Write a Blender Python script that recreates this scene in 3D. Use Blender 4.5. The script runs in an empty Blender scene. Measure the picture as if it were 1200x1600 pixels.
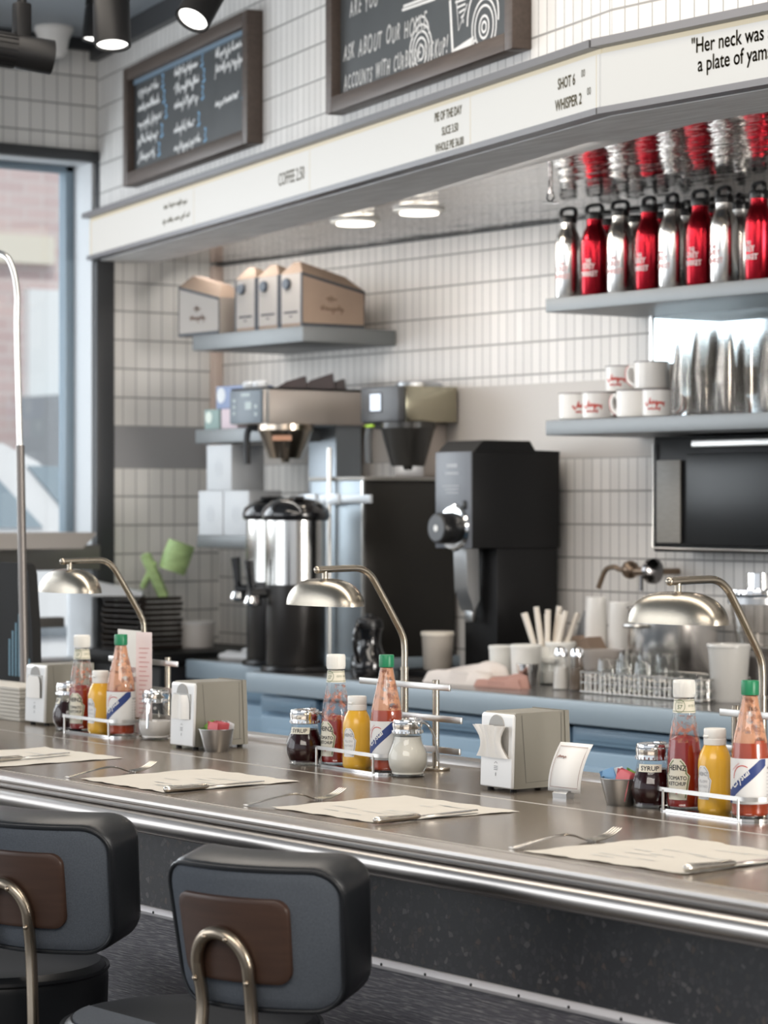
import bpy, bmesh, math, random
from mathutils import Vector, Matrix

random.seed(7)
C = bpy.context.scene.collection
SC = bpy.context.scene
PI = math.pi

# ------------------------------------------------------------------ camera
CAMZ = 1.5
FPX = 4200.0            # focal length in pixels of the 1200x1600 frame
HOR = 790.0             # row of the horizon
cam_data = bpy.data.cameras.new('camera')
cam = bpy.data.objects.new('camera', cam_data)
C.objects.link(cam)
cam.location = (0, 0, CAMZ)
cam.rotation_euler = (PI / 2, 0, math.atan2(.8, .6))
cam_data.sensor_fit = 'AUTO'
cam_data.sensor_width = 36.0
cam_data.lens = FPX / 1600 * 36.0
cam_data.shift_y = -(800 - HOR) / 1600
cam_data.clip_start = .05
cam_data.dof.use_dof = True
cam_data.dof.focus_distance = 4.75
cam_data.dof.aperture_fstop = 6.0
SC.camera = cam

# ------------------------------------------------------------------ world, lights, exposure
SC.view_settings.view_transform = 'Standard'
SC.view_settings.look = 'None'
SC.view_settings.gamma = 1.0
SC.view_settings.use_curve_mapping = False
SC.view_settings.exposure = -0.18
SC.cycles.max_bounces = 10
SC.cycles.transparent_max_bounces = 40
SC.cycles.caustics_reflective = False
SC.cycles.caustics_refractive = False
SC.cycles.sample_clamp_indirect = 6.0

world = bpy.data.worlds.new('world')
SC.world = world
world.use_nodes = True
wn = world.node_tree.nodes
bgn = wn['Background']
bgn.inputs['Color'].default_value = (.88, .93, 1.0, 1)
bgn.inputs['Strength'].default_value = 1.0


def area(name, loc, target, sx, sy, power, col, spread=None):
    d = bpy.data.lights.new(name, 'AREA')
    d.shape = 'RECTANGLE'
    d.size, d.size_y = sx, sy
    d.energy = power
    d.color = col
    if spread: d.spread = spread
    o = bpy.data.objects.new(name, d)
    C.objects.link(o)
    o.location = loc
    o.rotation_euler = (Vector(target) - Vector(loc)).to_track_quat('-Z', 'Y').to_euler()
    return o


# daylight through the street windows on the left and on the front of the room
area('window_daylight', (-8.6, 3.0, 2.2), (-4, 3.9, 1.2), 2.0, 2.0, 110, (.88, .94, 1))
area('front_window_daylight', (-7.3, -1.2, 1.9), (-4.5, 4.5, 1.4), 4.5, 2.4, 100, (.93, .965, 1))
# fill added at the far right aisle end to brighten right-facing sides
area('aisle_end_fill', (4.6, 4.0, 1.75), (-7.9, 4.6, 1.75), 1.9, 1.7, 430, (1, .955, .90))
# fill strips added behind the sign to brighten the tiled niche
area('niche_fill_left', (-6.22, 4.52, 2.322), (-6.06, 5.05, 1.2), 3.3, .03, 7.2, (1, .95, .89))
area('niche_fill_right', (-2.5, 4.08, 2.322), (-2.5, 4.9, 1.2), 3.4, .03, 4.5, (1, .95, .89))
# ceiling lights of the dining side
area('ceiling_light_counter', (-3.6, 2.95, 3.02), (-3.6, 3.3, 0), 5.0, .6, 75, (1, .91, .80))
area('ceiling_light_room', (-1.6, .6, 3.02), (-4.2, 4.6, 1.3), 2.6, 1.6, 105, (1, .92, .84))
# small downlights in the steel soffit over the work counter
for sx_, sy_, e_ in ((-6.37, 4.80, 1.2), (-5.72, 4.68, 1.2), (-4.6, 4.5, 1.8), (-3.6, 4.5, 1.8)):
    area('soffit_downlight', (sx_, sy_, 2.335), (sx_, sy_ + .02, 0), .10, .10, e_, (1, .87, .72))


# ------------------------------------------------------------------ pixel of the photograph -> point on a real plane
def ray(px, py):
    r = (px - 600) / FPX
    return Vector((.6 * r - .8, .8 * r + .6, (HOR - py) / FPX))


def at(px, py, z=None, y=None, x=None):
    d = ray(px, py)
    o = Vector((0, 0, CAMZ))
    if z is not None: k = (z - CAMZ) / d.z
    elif y is not None: k = y / d.y
    else: k = x / d.x
    return o + d * k


def depth(p): return -.8 * p[0] + .6 * p[1]


# ------------------------------------------------------------------ materials
MATS = {}


def mat(name, col, rough=.5, metal=0., spec=.5, bump=None, var=None, coat=0., emis=None, trans=0., ior=1.45, aniso=None):
    """procedural Principled material; bump = (scale, strength[, stretch xyz]); var = (scale, amount)"""
    if name in MATS: return MATS[name]
    m = bpy.data.materials.new(name)
    m.use_nodes = True
    nt = m.node_tree
    b = nt.nodes['Principled BSDF']
    b.inputs['Base Color'].default_value = (*col, 1)
    b.inputs['Roughness'].default_value = rough
    b.inputs['Metallic'].default_value = metal
    b.inputs['Specular IOR Level'].default_value = spec
    b.inputs['Coat Weight'].default_value = coat
    b.inputs['Transmission Weight'].default_value = trans
    b.inputs['IOR'].default_value = ior
    if emis:
        b.inputs['Emission Color'].default_value = (*emis[0], 1)
        b.inputs['Emission Strength'].default_value = emis[1]
    tc = None
    if bump or var:
        tc = nt.nodes.new('ShaderNodeTexCoord')
    if bump:
        mp = nt.nodes.new('ShaderNodeMapping')
        mp.inputs['Scale'].default_value = bump[2] if len(bump) > 2 else (1, 1, 1)
        nz = nt.nodes.new('ShaderNodeTexNoise')
        nz.inputs['Scale'].default_value = bump[0]
        nz.inputs['Detail'].default_value = 4
        bp = nt.nodes.new('ShaderNodeBump')
        bp.inputs['Strength'].default_value = bump[1]
        bp.inputs['Distance'].default_value = .002
        nt.links.new(tc.outputs['Object'], mp.inputs[0])
        nt.links.new(mp.outputs[0], nz.inputs['Vector'])
        nt.links.new(nz.outputs['Fac'], bp.inputs['Height'])
        nt.links.new(bp.outputs[0], b.inputs['Normal'])
    if var:
        nz = nt.nodes.new('ShaderNodeTexNoise')
        nz.inputs['Scale'].default_value = var[0]
        nz.inputs['Detail'].default_value = 5
        if len(var) > 2:
            mp2 = nt.nodes.new('ShaderNodeMapping')
            mp2.inputs['Scale'].default_value = var[2]
            nt.links.new(tc.outputs['Object'], mp2.inputs[0])
            nt.links.new(mp2.outputs[0], nz.inputs['Vector'])
        else:
            nt.links.new(tc.outputs['Object'], nz.inputs['Vector'])
        mx = nt.nodes.new('ShaderNodeMix')
        mx.data_type = 'RGBA'
        k = var[1]
        mx.inputs['A'].default_value = (*[max(0, c * (1 - k)) for c in col], 1)
        mx.inputs['B'].default_value = (*[min(1, c * (1 + k)) for c in col], 1)
        nt.links.new(nz.outputs['Fac'], mx.inputs['Factor'])
        nt.links.new(mx.outputs['Result'], b.inputs['Base Color'])
    MATS[name] = m
    return m


def thin_glass(name, tint, refl=.10, gloss=.03, milky=0., milky_col=(.8, .8, .8)):
    """thin clear plastic or glass: transparent plus a fresnel gloss, optionally milky"""
    if name in MATS: return MATS[name]
    m = bpy.data.materials.new(name)
    m.use_nodes = True
    nt = m.node_tree
    nt.nodes.remove(nt.nodes['Principled BSDF'])
    out = nt.nodes['Material Output']
    tr = nt.nodes.new('ShaderNodeBsdfTransparent')
    tr.inputs[0].default_value = (*tint, 1)
    gl = nt.nodes.new('ShaderNodeBsdfGlossy')
    gl.inputs['Roughness'].default_value = gloss
    fr = nt.nodes.new('ShaderNodeLayerWeight')
    fr.inputs['Blend'].default_value = .35
    mul = nt.nodes.new('ShaderNodeMath')
    mul.operation = 'MULTIPLY_ADD'
    mul.inputs[1].default_value = .32
    mul.inputs[2].default_value = refl
    nt.links.new(fr.outputs['Fresnel'], mul.inputs[0])
    mix = nt.nodes.new('ShaderNodeMixShader')
    nt.links.new(mul.outputs[0], mix.inputs[0])
    nt.links.new(tr.outputs[0], mix.inputs[1])
    nt.links.new(gl.outputs[0], mix.inputs[2])
    last = mix
    if milky:
        df = nt.nodes.new('ShaderNodeBsdfPrincipled')
        df.inputs['Base Color'].default_value = (*milky_col, 1)
        df.inputs['Roughness'].default_value = .35
        mix2 = nt.nodes.new('ShaderNodeMixShader')
        mix2.inputs[0].default_value = milky
        nt.links.new(mix.outputs[0], mix2.inputs[1])
        nt.links.new(df.outputs[0], mix2.inputs[2])
        last = mix2
    nt.links.new(last.outputs[0], out.inputs[0])
    MATS[name] = m
    return m


def smear(name, col, scale, thr):
    """sauce clinging to the inside of the glass: noise decides where it sticks"""
    if name in MATS: return MATS[name]
    m = bpy.data.materials.new(name)
    m.use_nodes = True
    nt = m.node_tree
    b = nt.nodes['Principled BSDF']
    b.inputs['Base Color'].default_value = (*col, 1)
    b.inputs['Roughness'].default_value = .35
    tc = nt.nodes.new('ShaderNodeTexCoord')
    nz = nt.nodes.new('ShaderNodeTexNoise')
    nz.inputs['Scale'].default_value = scale
    nz.inputs['Detail'].default_value = 6
    rp = nt.nodes.new('ShaderNodeValToRGB')
    rp.color_ramp.elements[0].position = thr
    rp.color_ramp.elements[0].color = (0, 0, 0, 1)
    rp.color_ramp.elements[1].position = thr + .14
    rp.color_ramp.elements[1].color = (.85, .85, .85, 1)
    nt.links.new(tc.outputs['Object'], nz.inputs['Vector'])
    nt.links.new(nz.outputs['Fac'], rp.inputs[0])
    nt.links.new(rp.outputs[0], b.inputs['Alpha'])
    MATS[name] = m
    return m


def tile_mat(name, col, grout, wx, hz, z_low, z_high, band_lo, band_hi, band_col, axis='X', xoff=0.):
    """stacked ceramic tile: straight grid of wx x hz tiles, a plain band between two heights"""
    m = bpy.data.materials.new(name)
    m.use_nodes = True
    nt = m.node_tree
    L = nt.links
    b = nt.nodes['Principled BSDF']
    tc = nt.nodes.new('ShaderNodeTexCoord')
    sp = nt.nodes.new('ShaderNodeSeparateXYZ')
    L.new(tc.outputs['Object'], sp.inputs[0])

    def M(op, a, bb=None, c=None):
        n = nt.nodes.new('ShaderNodeMath')
        n.operation = op
        for i, q in enumerate((a, bb, c)):
            if q is None: continue
            if isinstance(q, (int, float)): n.inputs[i].default_value = q
            else: L.new(q, n.inputs[i])
        return n.outputs[0]
    X = sp.outputs[axis]
    Z = sp.outputs['Z']
    hi = M('GREATER_THAN', Z, (band_lo + band_hi) / 2)
    base = M('MULTIPLY_ADD', hi, z_high - z_low, z_low)
    u = M('DIVIDE', M('ADD', X, 100 * wx + xoff), wx)
    v = M('DIVIDE', M('ADD', M('SUBTRACT', Z, base), 100 * hz), hz)
    fu, fv = M('FRACT', u), M('FRACT', v)
    gw = .0036
    eu = M('MINIMUM', fu, M('SUBTRACT', 1., fu))
    ev = M('MINIMUM', fv, M('SUBTRACT', 1., fv))
    du = M('MULTIPLY', eu, wx * 1.25)
    dv = M('MULTIPLY', ev, hz * .75)
    d = M('MINIMUM', du, dv)
    g = nt.nodes.new('ShaderNodeMapRange')
    g.inputs['From Min'].default_value = gw * .35
    g.inputs['From Max'].default_value = gw * .75
    L.new(d, g.inputs['Value'])
    wnz = nt.nodes.new('ShaderNodeTexWhiteNoise')
    wnz.noise_dimensions = '2D'
    cb = nt.nodes.new('ShaderNodeCombineXYZ')
    L.new(M('FLOOR', u), cb.inputs[0])
    L.new(M('FLOOR', v), cb.inputs[1])
    L.new(cb.outputs[0], wnz.inputs['Vector'])
    mx = nt.nodes.new('ShaderNodeMix')
    mx.data_type = 'RGBA'
    mx.inputs['A'].default_value = (*[c * .94 for c in col], 1)
    mx.inputs['B'].default_value = (*[min(1, c * 1.04) for c in col], 1)
    L.new(wnz.outputs['Value'], mx.inputs['Factor'])
    mg = nt.nodes.new('ShaderNodeMix')
    mg.data_type = 'RGBA'
    mg.inputs['A'].default_value = (*grout, 1)
    L.new(g.outputs[0], mg.inputs['Factor'])
    L.new(mx.outputs['Result'], mg.inputs['B'])
    inb = M('MULTIPLY', M('GREATER_THAN', Z, band_lo), M('LESS_THAN', Z, band_hi))
    mb = nt.nodes.new('ShaderNodeMix')
    mb.data_type = 'RGBA'
    L.new(inb, mb.inputs['Factor'])
    L.new(mg.outputs['Result'], mb.inputs['A'])
    mb.inputs['B'].default_value = (*band_col, 1)
    L.new(mb.outputs['Result'], b.inputs['Base Color'])
    b.inputs['Roughness'].default_value = .36
    b.inputs['Specular IOR Level'].default_value = .35
    bp = nt.nodes.new('ShaderNodeBump')
    bp.inputs['Strength'].default_value = .35
    bp.inputs['Distance'].default_value = .002
    L.new(M('MAXIMUM', g.outputs[0], inb), bp.inputs['Height'])
    L.new(bp.outputs[0], b.inputs['Normal'])
    MATS[name] = m
    return m


STEEL = mat('brushed steel', (.62, .61, .59), .30, 1, bump=(60, .12, (1, 40, 40)))
STEELV = mat('satin steel sheet', (.48, .49, .50), .30, 1, bump=(30, .10, (30, 30, 1)))
NICKEL = mat('brushed nickel', (.385, .345, .285), .25, 1, bump=(90, .10, (1, 1, 30)))
CHROME = mat('chrome', (.82, .82, .82), .07, 1)
DARKSTEEL = mat('bronze tinted steel', (.40, .35, .28), .28, 1)
BLACKP = mat('black plastic', (.010, .010, .011), .30, spec=.4)
BLACKM = mat('black painted metal', (.008, .008, .0085), .45, spec=.22)
BLACKG = mat('glossy black', (.008, .008, .009), .10, coat=.5)
WHITEP = mat('white plastic', (.80, .79, .75), .38)
WHITEC = mat('white ceramic', (.84, .82, .79), .18)
PAPER = mat('white paper', (.80, .77, .71), .8, bump=(40, .3))
PAPERT = mat('placemat paper', (.57, .535, .475), .85, bump=(25, .5), var=(18, .05))
INK = mat('dark ink', (.03, .03, .035), .6)
REDINK = mat('red ink', (.55, .05, .05), .6)
CHALKW = mat('white chalk', (.75, .75, .74), .9)
CHALKB = mat('blue chalk', (.22, .42, .62), .9)
GLASS = thin_glass('clear glass', (.98, .985, .98), .03, .02)
JARGLASS = thin_glass('jar glass', (.98, .985, .98), .03, .02)


# ------------------------------------------------------------------ geometry
class G:
    def __init__(self):
        self.v, self.f = [], []

    def add(self, vs, fs, M=None):
        o = len(self.v)
        for p in vs:
            p = Vector(p)
            self.v.append(M @ p if M else p)
        for q in fs: self.f.append(tuple(i + o for i in q))
        return self

    def box(self, c, s, bev=0., M=None, seg=2):
        bm = bmesh.new()
        bmesh.ops.create_cube(bm, size=1)
        for p in bm.verts: p.co = Vector((p.co.x * s[0], p.co.y * s[1], p.co.z * s[2])) + Vector(c)
        if bev: bmesh.ops.bevel(bm, geom=bm.edges[:], offset=bev, segments=seg, affect='EDGES', profile=.5)
        bm.verts.index_update()
        self.add([p.co.copy() for p in bm.verts], [[p.index for p in q.verts] for q in bm.faces], M)
        bm.free()
        return self

    def lathe(self, prof, n=32, c=(0, 0, 0), sx=1, sy=1, M=None, cap0=True, cap1=True):
        vs, fs = [], []
        for r, z in prof:
            for k in range(n):
                a = 2 * PI * k / n
                vs.append((c[0] + r * sx * math.cos(a), c[1] + r * sy * math.sin(a), c[2] + z))
        for i in range(len(prof) - 1):
            for k in range(n):
                fs.append((i * n + k, i * n + (k + 1) % n, (i + 1) * n + (k + 1) % n, (i + 1) * n + k))
        if cap0 and prof[0][0] > 1e-6: fs.append(tuple(range(n - 1, -1, -1)))
        if cap1 and prof[-1][0] > 1e-6: fs.append(tuple((len(prof) - 1) * n + k for k in range(n)))
        return self.add(vs, fs, M)

    def cyl(self, a, b, r, n=20, r2=None, M=None):
        return self.tube([a, b], r, n, M=M, radii=[r, r if r2 is None else r2])

    def tube(self, pts, r, n=10, closed=False, M=None, radii=None, flat=1.):
        P = [Vector(p) for p in pts]
        m = len(P)
        T = []
        for i in range(m):
            if closed: d = P[(i + 1) % m] - P[i - 1]
            else: d = P[min(i + 1, m - 1)] - P[max(i - 1, 0)]
            T.append(d.normalized())
        up = Vector((0, 0, 1)) if abs(T[0].z) < .9 else Vector((0, 1, 0))
        nrm = (up - T[0] * up.dot(T[0])).normalized()
        vs, fs = [], []
        for i in range(m):
            nrm = (nrm - T[i] * nrm.dot(T[i])).normalized()
            bn = T[i].cross(nrm)
            rr = radii[i] if radii else r
            for k in range(n):
                a = 2 * PI * k / n
                vs.append(P[i] + nrm * (rr * math.cos(a)) + bn * (rr * flat * math.sin(a)))
        for i in range(m if closed else m - 1):
            j = (i + 1) % m
            for k in range(n):
                fs.append((i * n + k, i * n + (k + 1) % n, j * n + (k + 1) % n, j * n + k))
        if not closed:
            fs.append(tuple(range(n - 1, -1, -1)))
            fs.append(tuple((m - 1) * n + k for k in range(n)))
        return self.add(vs, fs, M)

    def prism(self, poly, lo, hi, axis='x', M=None):
        """polygon of (a, b) swept along an axis: x -> (y, z) poly, y -> (x, z) poly, z -> (x, y) poly"""
        def p3(a, b, t): return {'x': (t, a, b), 'y': (a, t, b), 'z': (a, b, t)}[axis]
        n = len(poly)
        vs = [p3(a, b, lo) for a, b in poly] + [p3(a, b, hi) for a, b in poly]
        fs = [(i, (i + 1) % n, n + (i + 1) % n, n + i) for i in range(n)]
        fs += [tuple(range(n - 1, -1, -1)), tuple(range(n, 2 * n))]
        return self.add(vs, fs, M)

    def sphere(self, c, r, n=16, s=(1, 1, 1), M=None):
        prof = [(r * math.sin(PI * i / n), -r * math.cos(PI * i / n)) for i in range(n + 1)]
        prof = [(max(a, 1e-5), b * s[2]) for a, b in prof]
        return self.lathe(prof, n * 2 if n < 14 else 24, c, s[0], s[1], M)

    def poly(self, pts, th=0., M=None):
        n = len(pts)
        if not th: return self.add(pts, [tuple(range(n))], M)
        return self


def obj(name, g, m, parent=None, loc=None, rot=None, smooth=35):
    me = bpy.data.meshes.new(name)
    me.from_pydata([tuple(p) for p in g.v], [], g.f)
    bm = bmesh.new()
    bm.from_mesh(me)
    bmesh.ops.recalc_face_normals(bm, faces=bm.faces[:])
    bm.to_mesh(me)
    bm.free()
    if smooth:
        me.polygons.foreach_set('use_smooth', [True] * len(me.polygons))
        me.set_sharp_from_angle(angle=math.radians(smooth))
    me.materials.append(m)
    me.update()
    o = bpy.data.objects.new(name, me)
    C.objects.link(o)
    if parent: o.parent = parent
    if loc is not None: o.location = loc
    if rot is not None: o.rotation_euler = rot
    return o


def thing(name, label, cat, loc=(0, 0, 0), rz=0., group=None):
    o = bpy.data.objects.new(name, None)
    o.empty_display_size = .05
    C.objects.link(o)
    o.location = loc
    o.rotation_euler = (0, 0, rz)
    o['label'] = label
    o['category'] = cat
    if group: o['group'] = group
    return o


def tag(o, label, cat, group=None, kind=None):
    o['label'] = label
    o['category'] = cat
    if group: o['group'] = group
    if kind: o['kind'] = kind
    return o


def struct(name, g, m, parent=None, smooth=30):
    o = obj(name, g, m, parent, smooth=smooth)
    if parent is None: o['kind'] = 'structure'
    return o


def kids(o): return [c for c in o.children]


def dup(root, loc, rz=None, label=None, group=None):
    def cp(o, par):
        c = o.copy()
        C.objects.link(c)
        c.parent = par
        for ch in kids(o): cp(ch, c)
        return c
    r = cp(root, None)
    r.location = loc
    if rz is not None: r.rotation_euler = (0, 0, rz)
    if label: r['label'] = label
    if group: r['group'] = group
    return r


_txt = {}


def text_geo(body, size, align='LEFT', gap=1.0):
    key = (body, size, align, gap)
    if key not in _txt:
        cu = bpy.data.curves.new('t', 'FONT')
        cu.body = body
        cu.size = size
        cu.align_x = align
        cu.space_line = gap
        cu.resolution_u = 3
        ob = bpy.data.objects.new('t', cu)
        me = bpy.data.meshes.new_from_object(ob)
        _txt[key] = ([tuple(v.co) for v in me.vertices], [tuple(p.vertices) for p in me.polygons])
        bpy.data.objects.remove(ob)
        bpy.data.curves.remove(cu)
        bpy.data.meshes.remove(me)
    return _txt[key]


def put_text(g, body, size, fn, align='LEFT', gap=1.0, sx=1., shear=0., bold=0.):
    """letters laid on a surface by fn(x, y) -> point"""
    vs, fs = text_geo(body, size, align, gap)
    g.add([fn(x * sx + y * shear, y) for x, y, z in vs], fs)
    if bold:
        for dx, dy in ((bold, 0), (-bold, 0), (0, bold), (0, -bold)):
            g.add([fn(x * sx + y * shear + dx, y + dy) + Vector((0, 0, 0)) for x, y, z in vs], fs)
    return g


def stroke(g, pts, w, fn):
    """a chalk or pen line of width w through 2-D points, laid on a surface by fn"""
    n = len(pts)
    L, R = [], []
    for i, p in enumerate(pts):
        a, b = pts[max(i - 1, 0)], pts[min(i + 1, n - 1)]
        dx, dy = b[0] - a[0], b[1] - a[1]
        l = math.hypot(dx, dy) or 1
        L.append(fn(p[0] - dy / l * w / 2, p[1] + dx / l * w / 2))
        R.append(fn(p[0] + dy / l * w / 2, p[1] - dx / l * w / 2))
    g.add(L + R, [(i, i + 1, n + i + 1, n + i) for i in range(n - 1)])
    return g


def scribble(g, x, y, length, h, w, fn, rnd, slope=0.):
    """an illegible handwritten word"""
    n = max(6, int(length / h * 7))
    pts = []
    for i in range(n + 1):
        t = i / n
        a = h * (.5 if i % 2 else 0) * rnd.uniform(.5, 1.1)
        if rnd.random() < .16: a += h * .6
        if rnd.random() < .10: a -= h * .6
        pts.append((x + t * length + rnd.uniform(-.1, .1) * h + a * .25, y + a + slope * t * length))
    sm = []
    for i in range(len(pts) - 1):
        for k in range(3):
            t = k / 3
            tt = t * t * (3 - 2 * t)
            sm.append((pts[i][0] + (pts[i + 1][0] - pts[i][0]) * t, pts[i][1] + (pts[i + 1][1] - pts[i][1]) * tt))
    stroke(g, sm, w, fn)


def spl(pts, n=8):
    """Catmull-Rom through points"""
    P = [Vector(p) for p in pts]
    P = [P[0] * 2 - P[1]] + P + [P[-1] * 2 - P[-2]]
    out = []
    for i in range(1, len(P) - 2):
        for k in range(n):
            t = k / n
            out.append(.5 * ((2 * P[i]) + (P[i + 1] - P[i - 1]) * t + (2 * P[i - 1] - 5 * P[i] + 4 * P[i + 1] - P[i + 2]) * t * t
                             + (3 * P[i] - P[i - 1] - 3 * P[i + 1] + P[i + 2]) * t ** 3))
    out.append(P[-2])
    return out


def rrect(w, h, r, n=6, m=0):
    """rounded rectangle; m extra points along each straight side"""
    pts = []
    for cx, cy, a0 in ((w / 2 - r, h / 2 - r, 0), (-w / 2 + r, h / 2 - r, 90), (-w / 2 + r, -h / 2 + r, 180), (w / 2 - r, -h / 2 + r, 270)):
        for k in range(n + 1):
            a = math.radians(a0 + 90 * k / n)
            pts.append((cx + r * math.cos(a), cy + r * math.sin(a)))
    if not m: return pts
    out = []
    for k in range(len(pts)):
        out.append(pts[k])
        if k % (n + 1) == n:
            p, q = pts[k], pts[(k + 1) % len(pts)]
            out += [(p[0] + (q[0] - p[0]) * j / (m + 1), p[1] + (q[1] - p[1]) * j / (m + 1)) for j in range(1, m + 1)]
    return out

# ------------------------------------------------------------------ the setting
XL, YB, ZC, ZS = -7.90, 5.20, 3.08, 2.345        # left wall, back wall, ceiling, soffit
CT = 1.0                                         # counter height
TILE_L = tile_mat('tile_left_wall', (.78, .765, .735), (.27, .265, .26), .0517, .0985, 1.630, 1.772, 1.630, 1.772, (.33, .33, .335), 'Y')
TILE_B = tile_mat('tile_back_wall', (.76, .73, .695), (.30, .285, .27), .0392, .0975, 1.640, 1.894, 1.640, 1.866, (.55, .51, .47), 'X')
TILE_M = tile_mat('tile_menu_wall', (.73, .715, .695), (.28, .275, .265), .0425, .0966, 2.558, 2.558, 1.0, 1.01, (.6, .6, .6), 'X')
DARKC = mat('dark ceiling paint', (.34, .375, .41), .6)
FRAME = mat('dark window frame', (.040, .042, .045), .45)
JAMB = mat('white jamb paint', (.60, .62, .64), .6)
WOODG = mat('grey weathered wood', (.78, .74, .70), .55, var=(4, .5, (1.5, 16, 16)), bump=(30, .4, (1, 12, 12)))
MIRRORSTEEL = mat('polished soffit steel', (.47, .44, .42), .085, 1, bump=(4.0, 1.0, (1, 2.6, 1)))
for n_ in MIRRORSTEEL.node_tree.nodes:
    if n_.type == 'BUMP': n_.inputs['Distance'].default_value = .009

g = G().box((-1.4, 1.4, -.05), (13.2, 8.2, .1))
struct('floor', g, mat('dark floor', (.10, .095, .09), .35, var=(3, .2)))
g = G().box((-1.45, 1.35, ZC + .05), (13.1, 8.3, .1))
struct('ceiling', g, DARKC)

WY0, WY1, WZ0, WZ1 = 1.2, 4.695, .93, 2.675     # window opening in the left wall
g = G()
g.box((XL - .085, (WY1 + YB + .15) / 2, ZC / 2), (.17, YB + .15 - WY1, ZC))
g.box((XL - .085, (WY0 + WY1) / 2, (WZ1 + ZC) / 2), (.17, WY1 - WY0, ZC - WZ1))
g.box((XL - .085, (WY0 + WY1) / 2, WZ0 / 2), (.17, WY1 - WY0, WZ0))
g.box((XL - .085, -.6, ZC / 2), (.17, WY0 * 2 - .0, ZC)) if False else None
struct('wall_left', g, TILE_L)
g = G().box((-1.4, YB + .075, ZC / 2), (13.0, .15, ZC))
struct('wall_back', g, TILE_B)
g = G().box((5.05, 1.4, ZC / 2), (.1, 8.0, ZC))
struct('wall_right', g, mat('warm plaster', (.62, .58, .53), .7))

# window: dark casing, white jamb, grey sash, transom, glass
g = G()
g.box((XL + .012, 4.7135, (1.30 + 2.69) / 2), (.03, .038, 1.40), .004)
g.box((XL + .012, 4.72, 1.61 - .45), (.034, .075, 2.34 - .0 - .9 + .9), .004) if False else None
g.box((XL + .014, 4.722, (.93 + 2.335) / 2), (.03, .072, 2.335 - .93), .004)
g.box((XL + .012, (WY0 + WY1) / 2 + .01, 2.684), (.03, WY1 - WY0 + .05, .036), .004)
win = struct('window_1', g, FRAME)
g = G()
g.box((XL - .085, WY1 - .004, (.94 + WZ1) / 2), (.165, .012, WZ1 - .94))
g.box((XL - .085, (WY0 + WY1) / 2, WZ1 - .006), (.165, WY1 - WY0, .012))
struct('jamb', g, JAMB, win)
g = G()
for yy in (WY1 - .035, 3.2, WY0 + .03): g.box((XL - .145, yy + .010, (1.37 + WZ1) / 2), (.05, .034, WZ1 - 1.37), .004)
g.box((XL - .145, (WY0 + WY1) / 2, WZ1 - .022), (.05, WY1 - WY0, .024), .004)
struct('sash', g, mat('grey blue sash', (.20, .26, .31), .4), win)
g = G()
g.box((XL - .06, (WY0 + WY1) / 2, 1.325), (.20, WY1 - WY0, .085), .004)
g.box((XL - .06, (WY0 + WY1) / 2, .95), (.20, WY1 - WY0, .06), .004)
g.box((XL - .06, (WY0 + 4.6) / 2, 1.105), (.05, 4.6 - WY0, .035), .004)
struct('transom', g, mat('dark bronze transom', (.19, .18, .165), .4, .5), win)
g = G().box((XL - .150, (WY0 + WY1) / 2, 1.80), (.006, WY1 - WY0, 1.72))
struct('pane', g, GLASS, win)

# menu wall above the soffit: a slanted run, then a run parallel to the counter
AX, AY, RZ = XL, 4.706, math.atan2(-.236, .9716)
d1 = Vector((math.cos(RZ), math.sin(RZ), 0))
n1 = Vector((math.sin(RZ), -math.cos(RZ), 0))
S1 = 3.706
B0 = Vector((AX, AY, 0)) + d1 * S1                # the bend


def m1(s, o, z): return Vector((AX, AY, z)) + d1 * s + n1 * o
def m2(s, o, z): return Vector((B0.x + s, B0.y - o, z))


g = G().box((S1 / 2, .06, (ZS + ZC) / 2), (S1, .12, ZC - ZS - .005))
o = struct('wall_menu', g, TILE_M)
o.location, o.rotation_euler = (AX, AY, 0), (0, 0, RZ)
g = G().box((2.75, .06, (ZS + ZC) / 2), (5.5, .12, ZC - ZS - .005))
o = struct('wall_menu_right', g, TILE_M)
o.location = (B0.x, B0.y, 0)
g = G().prism([(XL + .002, YB - .002), (1.2, YB - .002), (1.2, B0.y + .12), (B0.x, B0.y + .1), (XL + .002, AY + .1)], ZS, ZS + .05, 'z')
struct('ceiling_soffit', g, MIRRORSTEEL)
# wood band along the underside of the soffit
g = G()
q = [m1(0, -.001, 0), m1(S1, -.001, 0), m1(S1 - .02, -.22, 0), m1(.0, -.20, 0)]
g.prism([(p.x, p.y) for p in q], ZS - .014, ZS - .001, 'z')
struct('trim_1', g, WOODG)
g = G()
q = [m2(0, -.001, 0), m2(5.4, -.001, 0), m2(5.4, -.22, 0), m1(S1 - .02, -.22, 0)]
g.prism([(p.x, p.y) for p in q], ZS - .014, ZS - .001, 'z')
struct('trim_2', g, WOODG)
g = G()
for fn, a, b in ((m1, 0, S1), (m2, 0, 5.4)):
    q = [fn(a, 0, 0), fn(b, 0, 0), fn(b, .03, 0), fn(a, .03, 0)]
    g.prism([(p.x, p.y) for p in q], ZC - .07, ZC - .001, 'z')
g.box((XL + .015, 3.0, ZC - .02), (.03, 3.4, .04))
struct('trim_3', g, FRAME)
# dark line where tile meets the steel soffit
g = G().box((-3.4, YB - .006, ZS - .004), (9.0, .010, .006))
struct('trim_4', g, mat('dark seam', (.10, .10, .10), .5))
g = G().box((XL + .015, YB - .02, 1.95), (.03, .04, .78), .006)
struct('trim_5', g, mat('warm corner bead', (.62, .50, .43), .4))

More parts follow.
